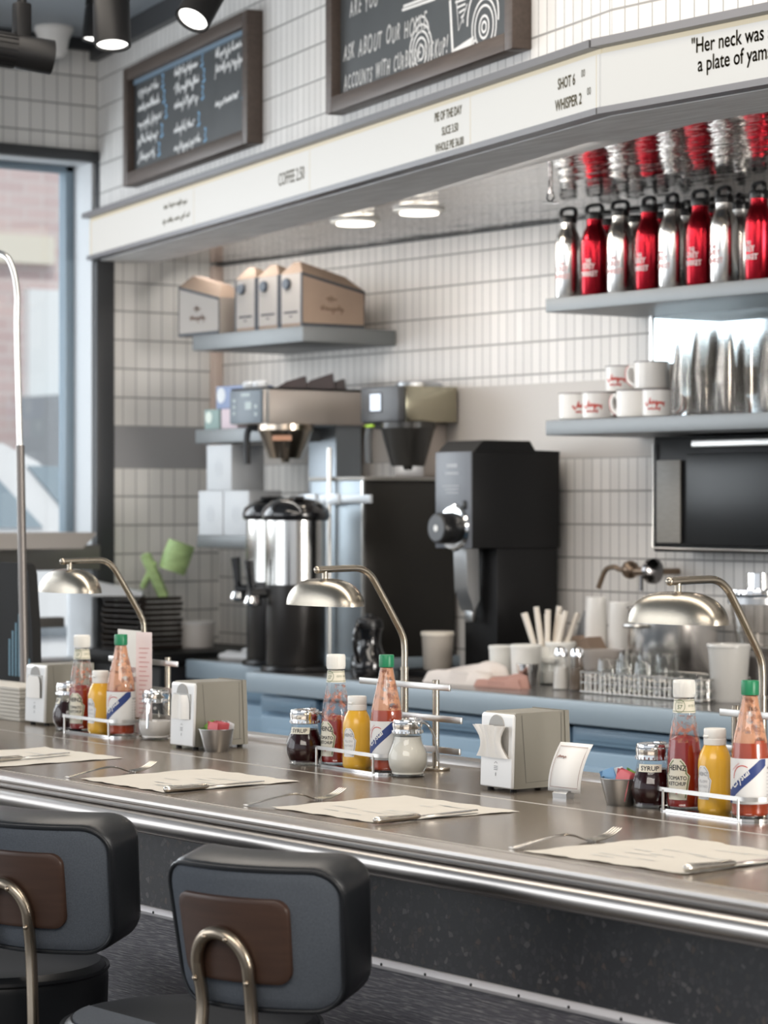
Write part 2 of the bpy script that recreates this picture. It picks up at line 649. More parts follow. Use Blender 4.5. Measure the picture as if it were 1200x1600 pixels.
# ------------------------------------------------------------------ outside the window
g = G().box((-24, 6, -.06), (32, 50, .1))
struct('pavement', g, mat('pale asphalt', (.42, .42, .43), .8))
BRICK = bpy.data.materials.new('brick')
BRICK.use_nodes = True
nt = BRICK.node_tree
bt = nt.nodes.new('ShaderNodeTexBrick')
tc = nt.nodes.new('ShaderNodeTexCoord')
sx = nt.nodes.new('ShaderNodeSeparateXYZ')
cx = nt.nodes.new('ShaderNodeCombineXYZ')
nt.links.new(tc.outputs['Object'], sx.inputs[0])
nt.links.new(sx.outputs['Y'], cx.inputs[0])
nt.links.new(sx.outputs['Z'], cx.inputs[1])
nt.links.new(cx.outputs[0], bt.inputs['Vector'])
bt.inputs['Color1'].default_value = (.62, .50, .49, 1)
bt.inputs['Color2'].default_value = (.55, .43, .43, 1)
bt.inputs['Mortar'].default_value = (.62, .56, .55, 1)
bt.inputs['Scale'].default_value = 1.0
bt.inputs['Brick Width'].default_value = .30
bt.inputs['Row Height'].default_value = .10
bt.inputs['Mortar Size'].default_value = .012
nt.links.new(bt.outputs[0], nt.nodes['Principled BSDF'].inputs['Base Color'])
XF = -19.0
bld = thing('brick_building', 'pink-red brick building across the street seen through the window', 'building', (XF, 9.0, 0))
g = G().box((-1.5, 0, 4.5), (3, 20, 9))
obj('facade', g, BRICK, bld)
p, q = at(36, 452, x=XF), at(118, 628, x=XF)
g = G().box((.05, (p.y + q.y) / 2 - 9, (p.z + q.z) / 2), (.10, q.y - p.y, p.z - q.z))
obj('white_panel', g, mat('white panel paint', (.80, .84, .86), .6), bld)
p, q = at(-60, 362, x=XF), at(76, 415, x=XF)
g = G().box((.05, (p.y + q.y) / 2 - 9, (p.z + q.z) / 2), (.10, q.y - p.y, p.z - q.z))
obj('cream_panel', g, mat('cream panel paint', (.72, .69, .60), .6), bld)
p, q = at(30, 640, x=XF), at(130, 700, x=XF)
g = G().box((.4, (p.y + q.y) / 2 - 9, (p.z + q.z) / 2 - .3), (.8, q.y - p.y, p.z - q.z + .8))
obj('planter_wall', g, mat('grey planter', (.36, .42, .46), .7), bld)

# van parked outside
XV = -10.6
p0 = at(40, 722, x=XV)
van = thing('parked_van', 'white van parked outside the window, windows tinted blue', 'van', (XV, p0.y, 0))
roof, belt = at(40, 693, x=XV).z, at(60, 824, x=XV).z
prof = [(-3.6, .35), (-3.6, roof - .05), (-3.5, roof), (-.1, roof), (.08, roof - .08), (.42, belt + .02), (1.25, belt - .12), (1.40, belt - .35), (1.42, .4), (1.2, .3)]
g = G().prism(prof, -1.9, -.03, 'x')
obj('body', g, mat('white car paint', (.82, .84, .86), .25, coat=.5), van)
VG = mat('tinted car glass', (.30, .38, .44), .08)
g = G()
g.prism([(-1.15, belt), (-1.15, roof - .20), (-.95, roof - .13), (-.16, roof - .13), (.10, belt)], -.03, -.015, 'x')
obj('side_window', g, VG, van)
g = G()
g.prism([(.02, roof - .10), (.17, roof - .10), (.40, belt + .03), (.26, belt + .03)], -.03, -.012, 'x')
obj('windshield', g, VG, van)
g = G().box((-.02, -.9, .93), (.03, 4.4, .05), .008)
obj('side_moulding', g, mat('grey moulding', (.22, .25, .28), .5), van)
for yy in (-2.6, .85):
    g = G().lathe([(.001, -.11), (.22, -.11), (.33, -.08), (.35, 0), (.33, .08), (.22, .11), (.001, .11)], 28, M=Matrix.Translation((-.12, yy, .35)) @ Matrix.Rotation(PI / 2, 4, 'Y'))
    obj('wheel', g, BLACKM, van)

sun = bpy.data.lights.new('sun', 'SUN')
sun.energy = 2.2
sun.angle = .02
sun.color = (1, .96, .9)
so = bpy.data.objects.new('sun', sun)
C.objects.link(so)
so.rotation_euler = Vector((-.62, .32, -.72)).to_track_quat('-Z', 'Y').to_euler()

# ------------------------------------------------------------------ sign, lit from inside, along the soffit
LIT = mat('lit acrylic', (.12, .12, .11), .5, emis=((1.0, .985, .945), .66))
LITW = mat('lit acrylic edge', (.12, .11, .09), .5, emis=((1.0, .88, .64), .62))
RAILM = mat('grey sign rail', (.17, .17, .18), .4, .3)
SIGNINK = mat('sign lettering', (.075, .06, .02), .6)
lb = thing('menu_lightbox', 'long lit cream price sign running along the soffit above the counter', 'sign', (AX, AY, ZS))
off = Vector((AX, AY, ZS))


def strip(fn, s0, s1, o0, o1, z0, z1, g):
    q = [fn(s0, o0, 0), fn(s1, o0, 0), fn(s1, o1, 0), fn(s0, o1, 0)]
    return g.prism([(p.x - AX, p.y - AY) for p in q], z0 - ZS, z1 - ZS, 'z')


SE = 5.3
g = G(); strip(m1, -.0, S1, -.002, .055, 2.474, 2.491, g); strip(m2, -.004, SE, -.002, .055, 2.474, 2.491, g)
obj('top_rail', g, RAILM, lb)
g = G(); strip(m1, 0.0, S1, 0, .038, 2.333, 2.347, g); strip(m2, -.004, SE, 0, .038, 2.333, 2.347, g)
obj('bottom_rail', g, RAILM, lb)
g = G(); strip(m1, .004, S1, .001, .026, 2.462, 2.4735, g); strip(m2, 0, SE, .001, .026, 2.462, 2.4735, g)
strip(m1, .004, .03, .001, .0275, 2.348, 2.462, g)
obj('warm_edge', g, LITW, lb)
seams = [0, .50, 1.52, 2.42, 3.02, S1]
sp = obj('lit_panel', strip(m1, .03, S1, .001, .030, 2.347, 2.462, G()), LIT, lb)
sp2 = obj('lit_panel', strip(m2, 0, SE, .001, .030, 2.347, 2.462, G()), LIT, lb)


def on_m1(px, py, o):
    P0 = m1(0, o, 0)
    d = ray(px, py)
    k = (P0 - Vector((0, 0, CAMZ))).dot(n1) / d.dot(n1)
    p = Vector((0, 0, CAMZ)) + d * k
    return (p - P0).dot(d1), p.z


def on_m2(px, py, o):
    p = at(px, py, y=B0.y - o)
    return p.x - B0.x, p.z


OT = .0312
g = G()
for seam_px in (303, 484, 735, 932):
    s, _ = on_m1(seam_px, 200, .03)
    strip(m1, s - .0012, s + .0012, .03, .0306, 2.348, 2.461, g)
obj('panel_seam', g, LITW, sp)


def sign_text(fn, s, z, body, size, align='CENTER', sx=.72, gap=1.2, bold=.0011):
    gg = G()
    put_text(gg, body, size, lambda x, y: fn(s + x, OT, z + y) - off, align, gap, sx, 0, bold)
    return gg


s, z = on_m1(700, 184, OT)
g = sign_text(m1, s, z, 'PIE OF THE DAY', .030)
s, z = on_m1(703, 208, OT); put_text(g, 'SLICE 3.50', .028, lambda x, y: m1(s + x, OT, z + y) - off, 'CENTER', 1, .76, 0, .0009)
s2, z2 = on_m1(702, 232, OT); put_text(g, 'WHOLE PIE 36.00', .028, lambda x, y: m1(s2 + x, OT, z2 + y) - off, 'CENTER', 1, .76, 0, .0009)
obj('lettering', g, SIGNINK, sp)
s3, z3 = on_m1(885, 136, OT)
g = sign_text(m1, s3, z3, 'SHOT 6', .034)
obj('lettering', g, SIGNINK, sp)
g = G()
s4, z4 = on_m1(908, 121, OT); put_text(g, '00', .023, lambda x, y: m1(s4 + x, OT, z4 + y) - off, 'LEFT', 1, .8, 0, .0003)
obj('lettering', g, SIGNINK, sp)
g = G()
s5, z5 = on_m1(888, 168, OT); put_text(g, 'WHISPER 2', .034, lambda x, y: m1(s5 + x, OT, z5 + y) - off, 'CENTER', 1, .76, 0, .0011)
obj('lettering', g, SIGNINK, sp)
g = G()
s6, z6 = on_m1(917, 149, OT); put_text(g, '00', .023, lambda x, y: m1(s6 + x, OT, z6 + y) - off, 'LEFT', 1, .8, 0, .0003)
obj('lettering', g, SIGNINK, sp)
s7, z7 = on_m1(455, 285, OT)
g = sign_text(m1, s7, z7, 'COFFEE 2.50', .050, bold=.0005)
obj('lettering', g, SIGNINK, sp)
rnd = random.Random(3)
g = G()
for px, py, ln in ((256, 327, .21), (254, 350, .23)):
    ss, zz = on_m1(px, py, OT)
    x = ss
    while x < ss + ln:
        w = rnd.uniform(.03, .06)
        scribble(g, x, zz, w, .016, .004, lambda x, y: m1(x, OT, y) - off, rnd)
        x += w + .012
obj('lettering', g, SIGNINK, sp)
s8, z8 = on_m2(1080, 84, OT)
g = G(); put_text(g, '"Her neck was smooth as', .044, lambda x, y: m2(s8 + x, OT, z8 + y) - off, 'LEFT', 1, .80, 0, .0008)
s9, z9 = on_m2(1090, 112, OT); obj('lettering', g, SIGNINK, sp2)
g = G(); put_text(g, 'a plate of yams"', .044, lambda x, y: m2(s9 + x, OT, z9 + y) - off, 'LEFT', 1, .80, 0, .0008)
obj('lettering', g, SIGNINK, sp2)

# ------------------------------------------------------------------ chalkboards on the menu wall
BOARD = mat('chalkboard slate', (.060, .066, .070), .45, var=(6, .3))
BWOOD = mat('dark walnut frame', (.075, .055, .045), .5, var=(8, .4, (1, 14, 14)))


def chalkboard(s0, s1, z0, z1, label):
    b = thing('chalkboard', label, 'chalkboard', m1((s0 + s1) / 2, 0, z0), RZ, 'chalkboards on the tiled wall')
    w, h = s1 - s0, z1 - z0
    t, dp = .042, .050
    g = G().box((0, -.018, h / 2), (w - .03, .010, h - .03))
    sl = obj('slate', g, BOARD, b)
    g = G()
    g.box((-w / 2 + t / 2, -dp / 2, h / 2), (t, dp, h), .003)
    g.box((w / 2 - t / 2, -dp / 2, h / 2), (t, dp, h), .003)
    g.box((0, -dp / 2, t / 2), (w - 2 * t, dp, t), .003)
    g.box((0, -dp / 2, h - t / 2), (w - 2 * t, dp, t), .003)
    obj('frame', g, BWOOD, b)
    return b, sl


b1, sl1 = chalkboard(.44, 1.60, 2.533, 2.914, 'smaller-looking chalkboard menu with three columns of white and blue handwriting, left')
rnd = random.Random(11)
fn = lambda x, y: Vector((x, -.0236, y))
for cx0, rows in ((-.50, (.285, .235, .185, .13, .075)), (-.14, (.295, .245, .195, .12, .065)), (.24, (.295, .25, .15))):
    for r in rows:
        L = rnd.uniform(.17, .25)
        g = G()
        scribble(g, cx0, r, L, .030, .0050, fn, rnd, 0)
        obj('chalk_line', g, CHALKW, sl1)
        g = G()
        stroke(g, [(cx0 + L + .035, r + .035), (cx0 + L + .05, r + .03), (cx0 + L + .04, r + .012), (cx0 + L + .055, r), (cx0 + L + .03, r - .006)], .009, fn)
        obj('chalk_price', g, CHALKB, sl1)
g = G().box((0, -.026, .333), (1.06, .006, .016))
obj('chalk_ledge', g, mat('blue grey ledge', (.16, .23, .30), .5), sl1)

sa, _ = on_m1(508, 150, .05)
sb, _ = on_m1(800, 60, .05)
b2, sl2 = chalkboard(sa, sb, 2.533, 2.914, 'large nearer chalkboard with chalk tractor drawing and handwriting, right')


def hand(g, body, x0, y0, size, rnd, sx=.8, w=.0):
    x = x0
    for ch in body:
        if ch == ' ':
            x += size * .36
            continue
        sz = size * rnd.uniform(.9, 1.12)
        vs, fs = text_geo(ch, sz)
        dy = rnd.uniform(-.06, .06) * size
        dx = max(v[0] for v in vs)
        sh = rnd.uniform(.05, .25)
        for ox, oy in ((0, 0), (.0016, 0), (0, .0016)):
            g.add([(x + v[0] * sx + v[1] * sh + ox, -.0236, y0 + dy + v[1] + oy) for v in vs], fs)
        x += dx * sx + size * .10
    return x


def at_b2(px, py):
    s, z = on_m1(px, py, .024)
    return s - (sa + sb) / 2, z - 2.533


for px_, py_, word, sz_, sx__ in ((546, 28, 'ARE YOU', .060, .60), (536, 98, 'ASK ABOUT OUR HOUSE', .062, .60), (537, 142, 'ACCOUNTS WITH CURBSIDE PICKUP!', .056, .52)):
    x, y = at_b2(px_, py_)
    for w_ in word.split():
        g = G()
        x = hand(g, w_, x, y, sz_, rnd, sx__) + sz_ * .36
        obj('chalk_word', g, CHALKW, sl2)
g = G()


def circ(px, py, r, w=.006, sxx=1.0, a0=0, a1=360):
    x, y = at_b2(px, py)
    stroke(g, [(x + r * sxx * math.cos(math.radians(a)), y + r * math.sin(math.radians(a))) for a in range(a0, a1 + 1, 12)], w, fn)


for r in (.068, .052, .036, .018): circ(657, 82, r, .006)
circ(657, 58, .05, .006, 1, 0, 180)
for r in (.066, .050, .026, .012): circ(756, 42, r, .006)
circ(754, 30, .085, .007, 1, -10, 190)


def pl(pts, w=.007):
    stroke(g, [at_b2(*p) for p in pts], w, fn)


pl([(683, 108), (712, 86), (744, 62), (749, 74), (738, 84), (683, 108)])
pl([(703, 0), (707, 82)], .012)
pl([(740, 60), (707, 82)], .012)
pl([(628, 16), (680, -2)])
pl([(630, 10), (668, -4)])
for k in range(5): pl([(711 + k * 3, 4 + k * 8), (728 - k, -2 + k * 8)], .005)
pl([(713, 0), (716, 48), (730, 6)], .004)
obj('chalk_drawing', g, CHALKW, sl2)

# ------------------------------------------------------------------ the counter
YF, YK = 2.423, 3.25
TOP = mat('dark pewter counter top', (.25, .207, .165), .22, .60, bump=(12, .08), var=(2.5, .10))
EDGE = mat('polished edge moulding', (.50, .47, .445), .30, 1, bump=(40, .06, (.4, 60, 60)))
TERR = bpy.data.materials.new('dark chip terrazzo')
TERR.use_nodes = True
nt = TERR.node_tree
tc = nt.nodes.new('ShaderNodeTexCoord')
vo = nt.nodes.new('ShaderNodeTexVoronoi')
vo.inputs['Scale'].default_value = 105
vo2 = nt.nodes.new('ShaderNodeTexVoronoi')
vo2.feature = 'DISTANCE_TO_EDGE'
vo2.inputs['Scale'].default_value = 105
nt.links.new(tc.outputs['Object'], vo.inputs['Vector'])
nt.links.new(tc.outputs['Object'], vo2.inputs['Vector'])
sp_ = nt.nodes.new('ShaderNodeSeparateColor')
nt.links.new(vo.outputs['Color'], sp_.inputs[0])
rp = nt.nodes.new('ShaderNodeValToRGB')
rp.color_ramp.interpolation = 'CONSTANT'
els = rp.color_ramp.elements
els[0].position, els[0].color = 0, (.014, .0135, .016, 1)
els[1].position, els[1].color = .50, (.022, .021, .024, 1)
for p_, c_ in ((.72, (.036, .032, .034)), (.83, (.030, .025, .023)), (.93, (.075, .07, .068)), (.975, (.06, .042, .033))):
    e = els.new(p_); e.color = (*c_, 1)
nt.links.new(sp_.outputs[0], rp.inputs[0])
mr = nt.nodes.new('ShaderNodeMapRange')
mr.inputs['From Min'].default_value = .02
mr.inputs['From Max'].default_value = .10
nt.links.new(vo2.outputs['Distance'], mr.inputs['Value'])
mx = nt.nodes.new('ShaderNodeMix')
mx.data_type = 'RGBA'
mx.inputs['A'].default_value = (.010, .010, .012, 1)
nt.links.new(mr.outputs[0], mx.inputs['Factor'])
nt.links.new(rp.outputs[0], mx.inputs['B'])
nt.links.new(mx.outputs['Result'], nt.nodes['Principled BSDF'].inputs['Base Color'])
nt.nodes['Principled BSDF'].inputs['Roughness'].default_value = .45
GRAIN = mat('dark grained wood panel', (.040, .037, .041), .45, bump=(4, .5, (7, 110, 110)))
nt = GRAIN.node_tree
tc = nt.nodes.new('ShaderNodeTexCoord')
mpg = nt.nodes.new('ShaderNodeMapping')
mpg.inputs['Scale'].default_value = (28, 60, 300)
nzg = nt.nodes.new('ShaderNodeTexNoise')
nzg.inputs['Scale'].default_value = 1.0
nzg.inputs['Detail'].default_value = 3
rpg = nt.nodes.new('ShaderNodeValToRGB')
rpg.color_ramp.elements[0].position, rpg.color_ramp.elements[0].color = .50, (.072, .067, .077, 1)
rpg.color_ramp.elements[1].position, rpg.color_ramp.elements[1].color = .68, (.19, .18, .18, 1)
nt.links.new(tc.outputs['Object'], mpg.inputs[0])
nt.links.new(mpg.outputs[0], nzg.inputs['Vector'])
nt.links.new(nzg.outputs['Fac'], rpg.inputs[0])
nt.links.new(rpg.outputs[0], nt.nodes['Principled BSDF'].inputs['Base Color'])
ALU = mat('aluminium strip', (.66, .635, .64), .42, .1)

X0, X1 = -7.2, .6
ctr = thing('lunch_counter', 'long dark metal-topped lunch counter with polished ribbed edge and terrazzo front', 'counter', ((X0 + X1) / 2, 2.9, 0))
cx_ = (X0 + X1) / 2
L2 = (X1 - X0) / 2
yo = 2.9


def P2(l): return [(y - yo, z) for y, z in l]


g = G().prism(P2([(2.468, .955), (2.468, 1.0), (YK - .03, 1.0), (YK - .03, .955)]), -L2, L2)
obj('counter_top', g, TOP, ctr)
edge = [(2.470, .999), (2.430, .9992), (2.424, .9965), (2.4222, .992), (2.4245, .9885), (2.429, .9872), (2.4245, .9855), (2.4222, .982), (2.4245, .9785), (2.429, .9772), (2.421, .9760)]
for k in range(9):
    a = math.radians(80 + 20 * k)
    edge.append((2.419 + .0165 * math.cos(a) * .9 , .9605 + .0155 * math.sin(a)))
edge += [(2.428, .9445), (2.426, .9415), (2.432, .9385), (2.54, .9385), (2.54, .954), (2.470, .954)]
g = G().prism(P2(edge), -L2, L2)
obj('edge_moulding', g, EDGE, ctr, smooth=40)
g = G().prism(P2([(YK - .03, .955), (YK - .03, 1.001), (YK - .024, 1.010), (YK + .02, 1.010), (YK + .03, 1.003), (YK + .03, .955)]), -L2, L2)
obj('back_lip', g, EDGE, ctr)
g = G()
for yy in (2.912, 2.60 + .0 + .0):
    if yy > 2.7: g.box((0, yy - yo, 1.0002), (2 * L2, .0026, .0008))
g.box((0, 2.4705 - yo, 1.0002), (2 * L2, .003, .0008))
obj('inlay_strip', g, mat('pale inlay', (.55, .50, .44), .3, .6), ctr)
YP = 2.53
g = G().box((0, (YP + .01) - yo, (.955 + .79) / 2), (2 * L2, .02, .165))
obj('front_panel', g, TERR, ctr)
g = G().box((0, YP + .012 - yo, .39), (2 * L2, .02, .78))
obj('lower_panel', g, GRAIN, ctr)
g = G().prism(P2([(YP + .004, .7725), (YP - .003, .7730), (YP - .0065, .7760), (YP - .008, .7800), (YP - .0065, .7850), (YP - .003, .7885), (YP + .004, .7895)]), -L2, L2)
st = obj('trim_strip', g, ALU, ctr)
sc0 = None
k = 0
xx = -5.05
while xx < -1.3:
    if sc0 is None:
        sc0 = obj('screw', G().lathe([(.0026, 0), (.0022, .0010), (.001, .0013), (.0001, .0010)], 12, M=Matrix.Rotation(PI / 2, 4, 'X')), mat('dark screw', (.05, .05, .05), .3, .8), st)
        o = sc0
    else:
        o = sc0.copy(); C.objects.link(o)
    o.location = (xx - cx_, YP - .0078 - yo, .7815)
    xx += .112
g = G().box((0, 3.17 - yo, .47), (2 * L2 - .1, .02, .94))
obj('back_panel', g, mat('blue grey cabinet paint', (.135, .205, .285), .45), ctr)

# ------------------------------------------------------------------ work counter along the back wall
BLUE = mat('blue cabinet paint', (.225, .345, .46), .36)
BLUEL = mat('blue counter edge paint', (.30, .37, .425), .33)
SSTOP = mat('stainless work top', (.16, .15, .145), .20, .6)
YW = 4.525
XA = at(410, 1048, z=CT).x


def base_unit(x0, x1, yf, label, doors, name='base_cabinet'):
    u = thing(name, label, 'cabinet', ((x0 + x1) / 2, yf, 0), 0, 'blue base cabinets under the work counter')
    w = x1 - x0
    dp = YB - yf - .04
    g = G().box((0, dp / 2 + .02, .515), (w - .004, dp - .02, .82))
    g.box((0, dp / 2 + .06, .05), (w - .004, dp - .10, .10))
    obj('body', g, BLUE, u)
    dw = w / doors
    for i in range(doors):
        xc = -w / 2 + dw * (i + .5)
        g = G().box((xc, .018, .9075), (dw - .055, .022, .046), .005)
        g.box((xc, .008, .9075), (dw - .085, .010, .024), .003)
        obj('drawer', g, BLUE, u)
        g = G().box((xc, .018, .50), (dw - .055, .022, .74), .006)
        g.box((xc, .008, .50), (dw - .13, .012, .66), .005)
        d = obj('door', g, BLUE, u)
        g = G().tube([(xc + dw / 2 - .06, .004, .64), (xc + dw / 2 - .06, -.022, .65), (xc + dw / 2 - .06, -.022, .74), (xc + dw / 2 - .06, .004, .75)], .006, 8)
        obj('handle', g, CHROME if i == 0 and doors == 2 else BLACKM, d)
    return u


xs = [XA, -6.05, -5.30, -4.55, -3.80, -3.05, -2.3]
labs = ['blue base cabinet behind the middle ketchup bottle group', 'blue base cabinet behind the middle lamp post and menu rack',
        'blue base cabinet directly behind the nearest napkin dispenser', 'blue base cabinet behind the standing card and sugar cup',
        'blue base cabinet behind the right-hand ketchup bottle', 'blue base cabinet at the far right behind the right lamp']
for i in range(6): base_unit(xs[i] + .002, xs[i + 1] - .002, YW + .03, labs[i], 2 if i == 0 else 1)
XE = at(290, 1030, z=CT).x
YW2 = at(300, 1031, z=CT).y
base_unit(XE, XA - .004, YW2 + .03, 'blue base cabinet set back under the coffee urns', 1)
wk = thing('work_counter', 'blue-edged steel work counter along the tiled back wall', 'counter', (-4.5, YW, .935))
g = G().box(((XA - 2.3) / 2 + 4.5, (YB - YW) / 2, .034), (-2.3 - XA, YB - YW - .004, .060), .004)
obj('edge', g, BLUEL, wk)
g = G().box(((XE + XA) / 2 + 4.5, (YB + YW2) / 2 - YW, .034), (XA - XE - .002, YB - YW2 - .004, .060), .004)
obj('edge', g, BLUEL, wk)
g = G().box(((XA - 2.3) / 2 + 4.5, (YB - YW) / 2 + .008, .0645), (-2.3 - XA - .02, YB - YW - .03, .002))
g.box(((XE + XA) / 2 + 4.5, (YB + YW2) / 2 - YW + .008, .0645), (XA - XE - .03, YB - YW2 - .03, .002))
obj('steel_top', g, SSTOP, wk)
WT = 1.0005
# dark counter in the left corner
g = G()
dk = thing('corner_counter', 'black counter in the left corner carrying the tray stack', 'counter', (-7.63, 4.875, 0))
g = G().box((-.01, .02, 1.0), (.46, .55, .04), .005)
obj('top', g, BLACKM, dk)
g = G().box((.0, .0, .49), (.42, .44, .97))
obj('body', g, mat('black cabinet', (.02, .02, .022), .5), dk)

# ------------------------------------------------------------------ shelves on the back wall
SHELF = mat('galvanised shelf', (.19, .20, .205), .45, .4, bump=(20, .08, (1, 30, 30)))
SHELFT = mat('tan shelf end', (.50, .44, .39), .45)


def shelf(label, x0, x1, yf, zt, th=.045, end=None):
    s = thing('wall_shelf', label, 'shelf', ((x0 + x1) / 2, YB, zt - th), 0, 'metal wall shelves')
    g = G().box((0, (yf - YB) / 2, th / 2), (x1 - x0, YB - yf - .004, th), .003)
    obj('board', g, SHELF, s)
    for xx in ((x0 - x1) / 2 + .12, (x1 - x0) / 2 - .12):
        g = G().prism([(-.004, -.001), (-.004, -.16), (-.02, -.16), (yf - YB + .06, -.02), (yf - YB + .06, -.001)], xx - .008, xx + .008, 'x')
        if th > .05: obj('bracket', g, SHELF, s)
    return s


SHX0, SHX1, SHY = -7.50, -6.865, 4.83
shelf('wall shelf at upper left carrying the cardboard coffee boxes', SHX0, SHX1, SHY, 2.062, .050)
xs1 = at(304, 672, y=4.86).x
shelf('small wall shelf at left carrying colourful boxes beside the coffee brewer', xs1, xs1 + .47, 4.86, 1.752, .046)
shelf('lowest small wall shelf at left carrying two white boxes', xs1 + .01, xs1 + .48, 4.86, 1.402, .040)
RX0 = -5.72
shelf('upper right wall shelf lined with red and steel bottles', RX0, -2.4, 4.85, 2.076, .038)
shelf('lower right wall shelf carrying mugs and clear cups', RX0, -2.4, 4.85, 1.737, .042)

# mirror, and a black box added for its dark reflections below the shelf
mp_ = at(1018, 560, y=YB - .01)
mi = thing('wall_mirror', 'large mirror on tiled wall behind the stacked clear cups', 'mirror', (mp_.x + 1.0, YB - .001, 1.742))
g = G().box((0, -.006, .19), (2.0, .010, .37))
obj('glass', g, mat('mirror', (.60, .665, .69), .04, 1), mi)
g = G().box((-.996, -.008, .19), (.010, .016, .37)); g.box((0, -.008, .372), (2.0, .016, .010))
obj('frame', g, STEEL, mi)
q0, q1 = at(1021, 684, y=5.06), at(1024, 862, y=5.06)
mw = thing('dark_pane_box', 'black box with grey side panel under the lower right shelf, imitating dark mirror reflections', 'dark panel', (q0.x + .48, 5.06, q1.z))
hh = 1.69 - q1.z
g = G().box((0, .065, hh / 2), (.96, .128, hh), .004)
obj('housing', g, BLACKM, mw)
g = G().box((.06, -.004, hh / 2 - .015), (.80, .010, hh - .07), .003)
obj('door', g, mat('black glass', (.010, .011, .012), .32, spec=.22), mw)  # dark sheet imitating the dim reflection, not an oven door
g = G().box((-.413, -.004, hh / 2 - .02), (.095, .008, hh - .09), .002)
obj('control_panel', g, mat('grey control panel', (.25, .235, .21), .5, var=(40, .15, (1, 1, 4))), mw)  # grey patch within the imitated reflection, no real controls
g = G().tube([(-.475, -.006, hh - .02), (-.475, -.006, .01), (.47, -.006, .005)], .0035, 6)
obj('trim', g, STEEL, mw)
g = G().box((.05, -.012, hh - .022), (.72, .014, .020), .003)
obj('tube_reflection', g, STEEL, mw)  # pale bar imitating a light tube reflected in the pane

# ------------------------------------------------------------------ condiments
KETCH = mat('ketchup', (.30, .012, .008), .22, coat=.4, var=(30, .25))
MUST = mat('mustard bottle plastic', (.74, .41, .035), .25, coat=.3)
HOTS = mat('hot sauce', (.42, .050, .010), .22, coat=.3, var=(20, .2))
KSMEAR = smear('ketchup smear', (.62, .22, .12), 75, .50)
HSMEAR = smear('hot sauce smear', (.75, .36, .20), 60, .36)
SYRUP = mat('syrup', (.022, .002, .003), .12, spec=.3)
SYRUPR = mat('syrup glow', (.12, .004, .006), .08, coat=.6)
CREAM = mat('creamer', (.83, .80, .72), .4)
SUGAR = mat('sugar', (.84, .80, .76), .7, bump=(300, .3))
GREENCAP = mat('green cap', (.012, .20, .085), .35)
LABELC = mat('cream label paper', (.78, .74, .62), .5)
LABELW = mat('white label paper', (.80, .79, .77), .45)
LABELG = mat('olive green print', (.16, .20, .09), .5)
LABELB = mat('blue print', (.030, .055, .20), .45)
LABELK = mat('black print', (.02, .02, .025), .5)
LABELGR = mat('grey print', (.35, .35, .36), .5)
LABELR = mat('red print', (.55, .06, .04), .5)


def cyl_fn(r, az, lift=.0004):
    """(x, z) -> point on a cylinder of radius r (number or function of z), x measured along the arc from azimuth az"""
    def fn(x, z):
        rr = (r(z) if callable(r) else r) + lift
        a = az + x / rr
        return Vector((rr * math.cos(a), rr * math.sin(a), z))
    return fn


def wrap(g, fn, rows, n=12):
    """rows: list of (z, xl, xr) -> curved patch"""
    vs, fs = [], []
    for z, a, b in rows:
        for k in range(n + 1): vs.append(fn(a + (b - a) * k / n, z))
    for i in range(len(rows) - 1):
        for k in range(n):
            fs.append((i * (n + 1) + k, i * (n + 1) + k + 1, (i + 1) * (n + 1) + k + 1, (i + 1) * (n + 1) + k))
    g.add(vs, fs)
    return g


def interp(prof, z):
    for (r0, z0), (r1, z1) in zip(prof, prof[1:]):
        if z0 <= z <= z1 and z1 > z0: return r0 + (r1 - r0) * (z - z0) / (z1 - z0)
    return prof[-1][0]


def cut(prof, z0, z1, inset):
    """the profile between two heights, drawn in by inset, closed at the top"""
    out = [(max(interp(prof, z0) - inset, .001), z0)]
    out += [(max(r - inset, .001), z) for r, z in prof if z0 < z < z1 and r > inset + .001]
    out.append((max(interp(prof, z1) - inset, .001), z1))
    return out


def keystone(k, zb, zt):
    H = zt - zb
    rows = []
    for i in range(13):
        t = i / 12
        z = zb + H * t
        if t < .62: w = .0165 + .0065 * t / .62
        elif t < .66: w = .023
        elif t < .74: w = .0175
        else: w = .0175 - .010 * ((t - .74) / .26) ** 2
        rows.append((z, -w * k, w * k))
    return rows


KP = [(.0265, 0), (.0288, .004), (.0292, .010), (.0292, .078), (.0284, .092), (.0262, .110), (.0228, .130), (.0192, .150), (.0172, .166), (.0160, .180), (.0150, .184)]
KP0 = [(.001, 0)] + KP


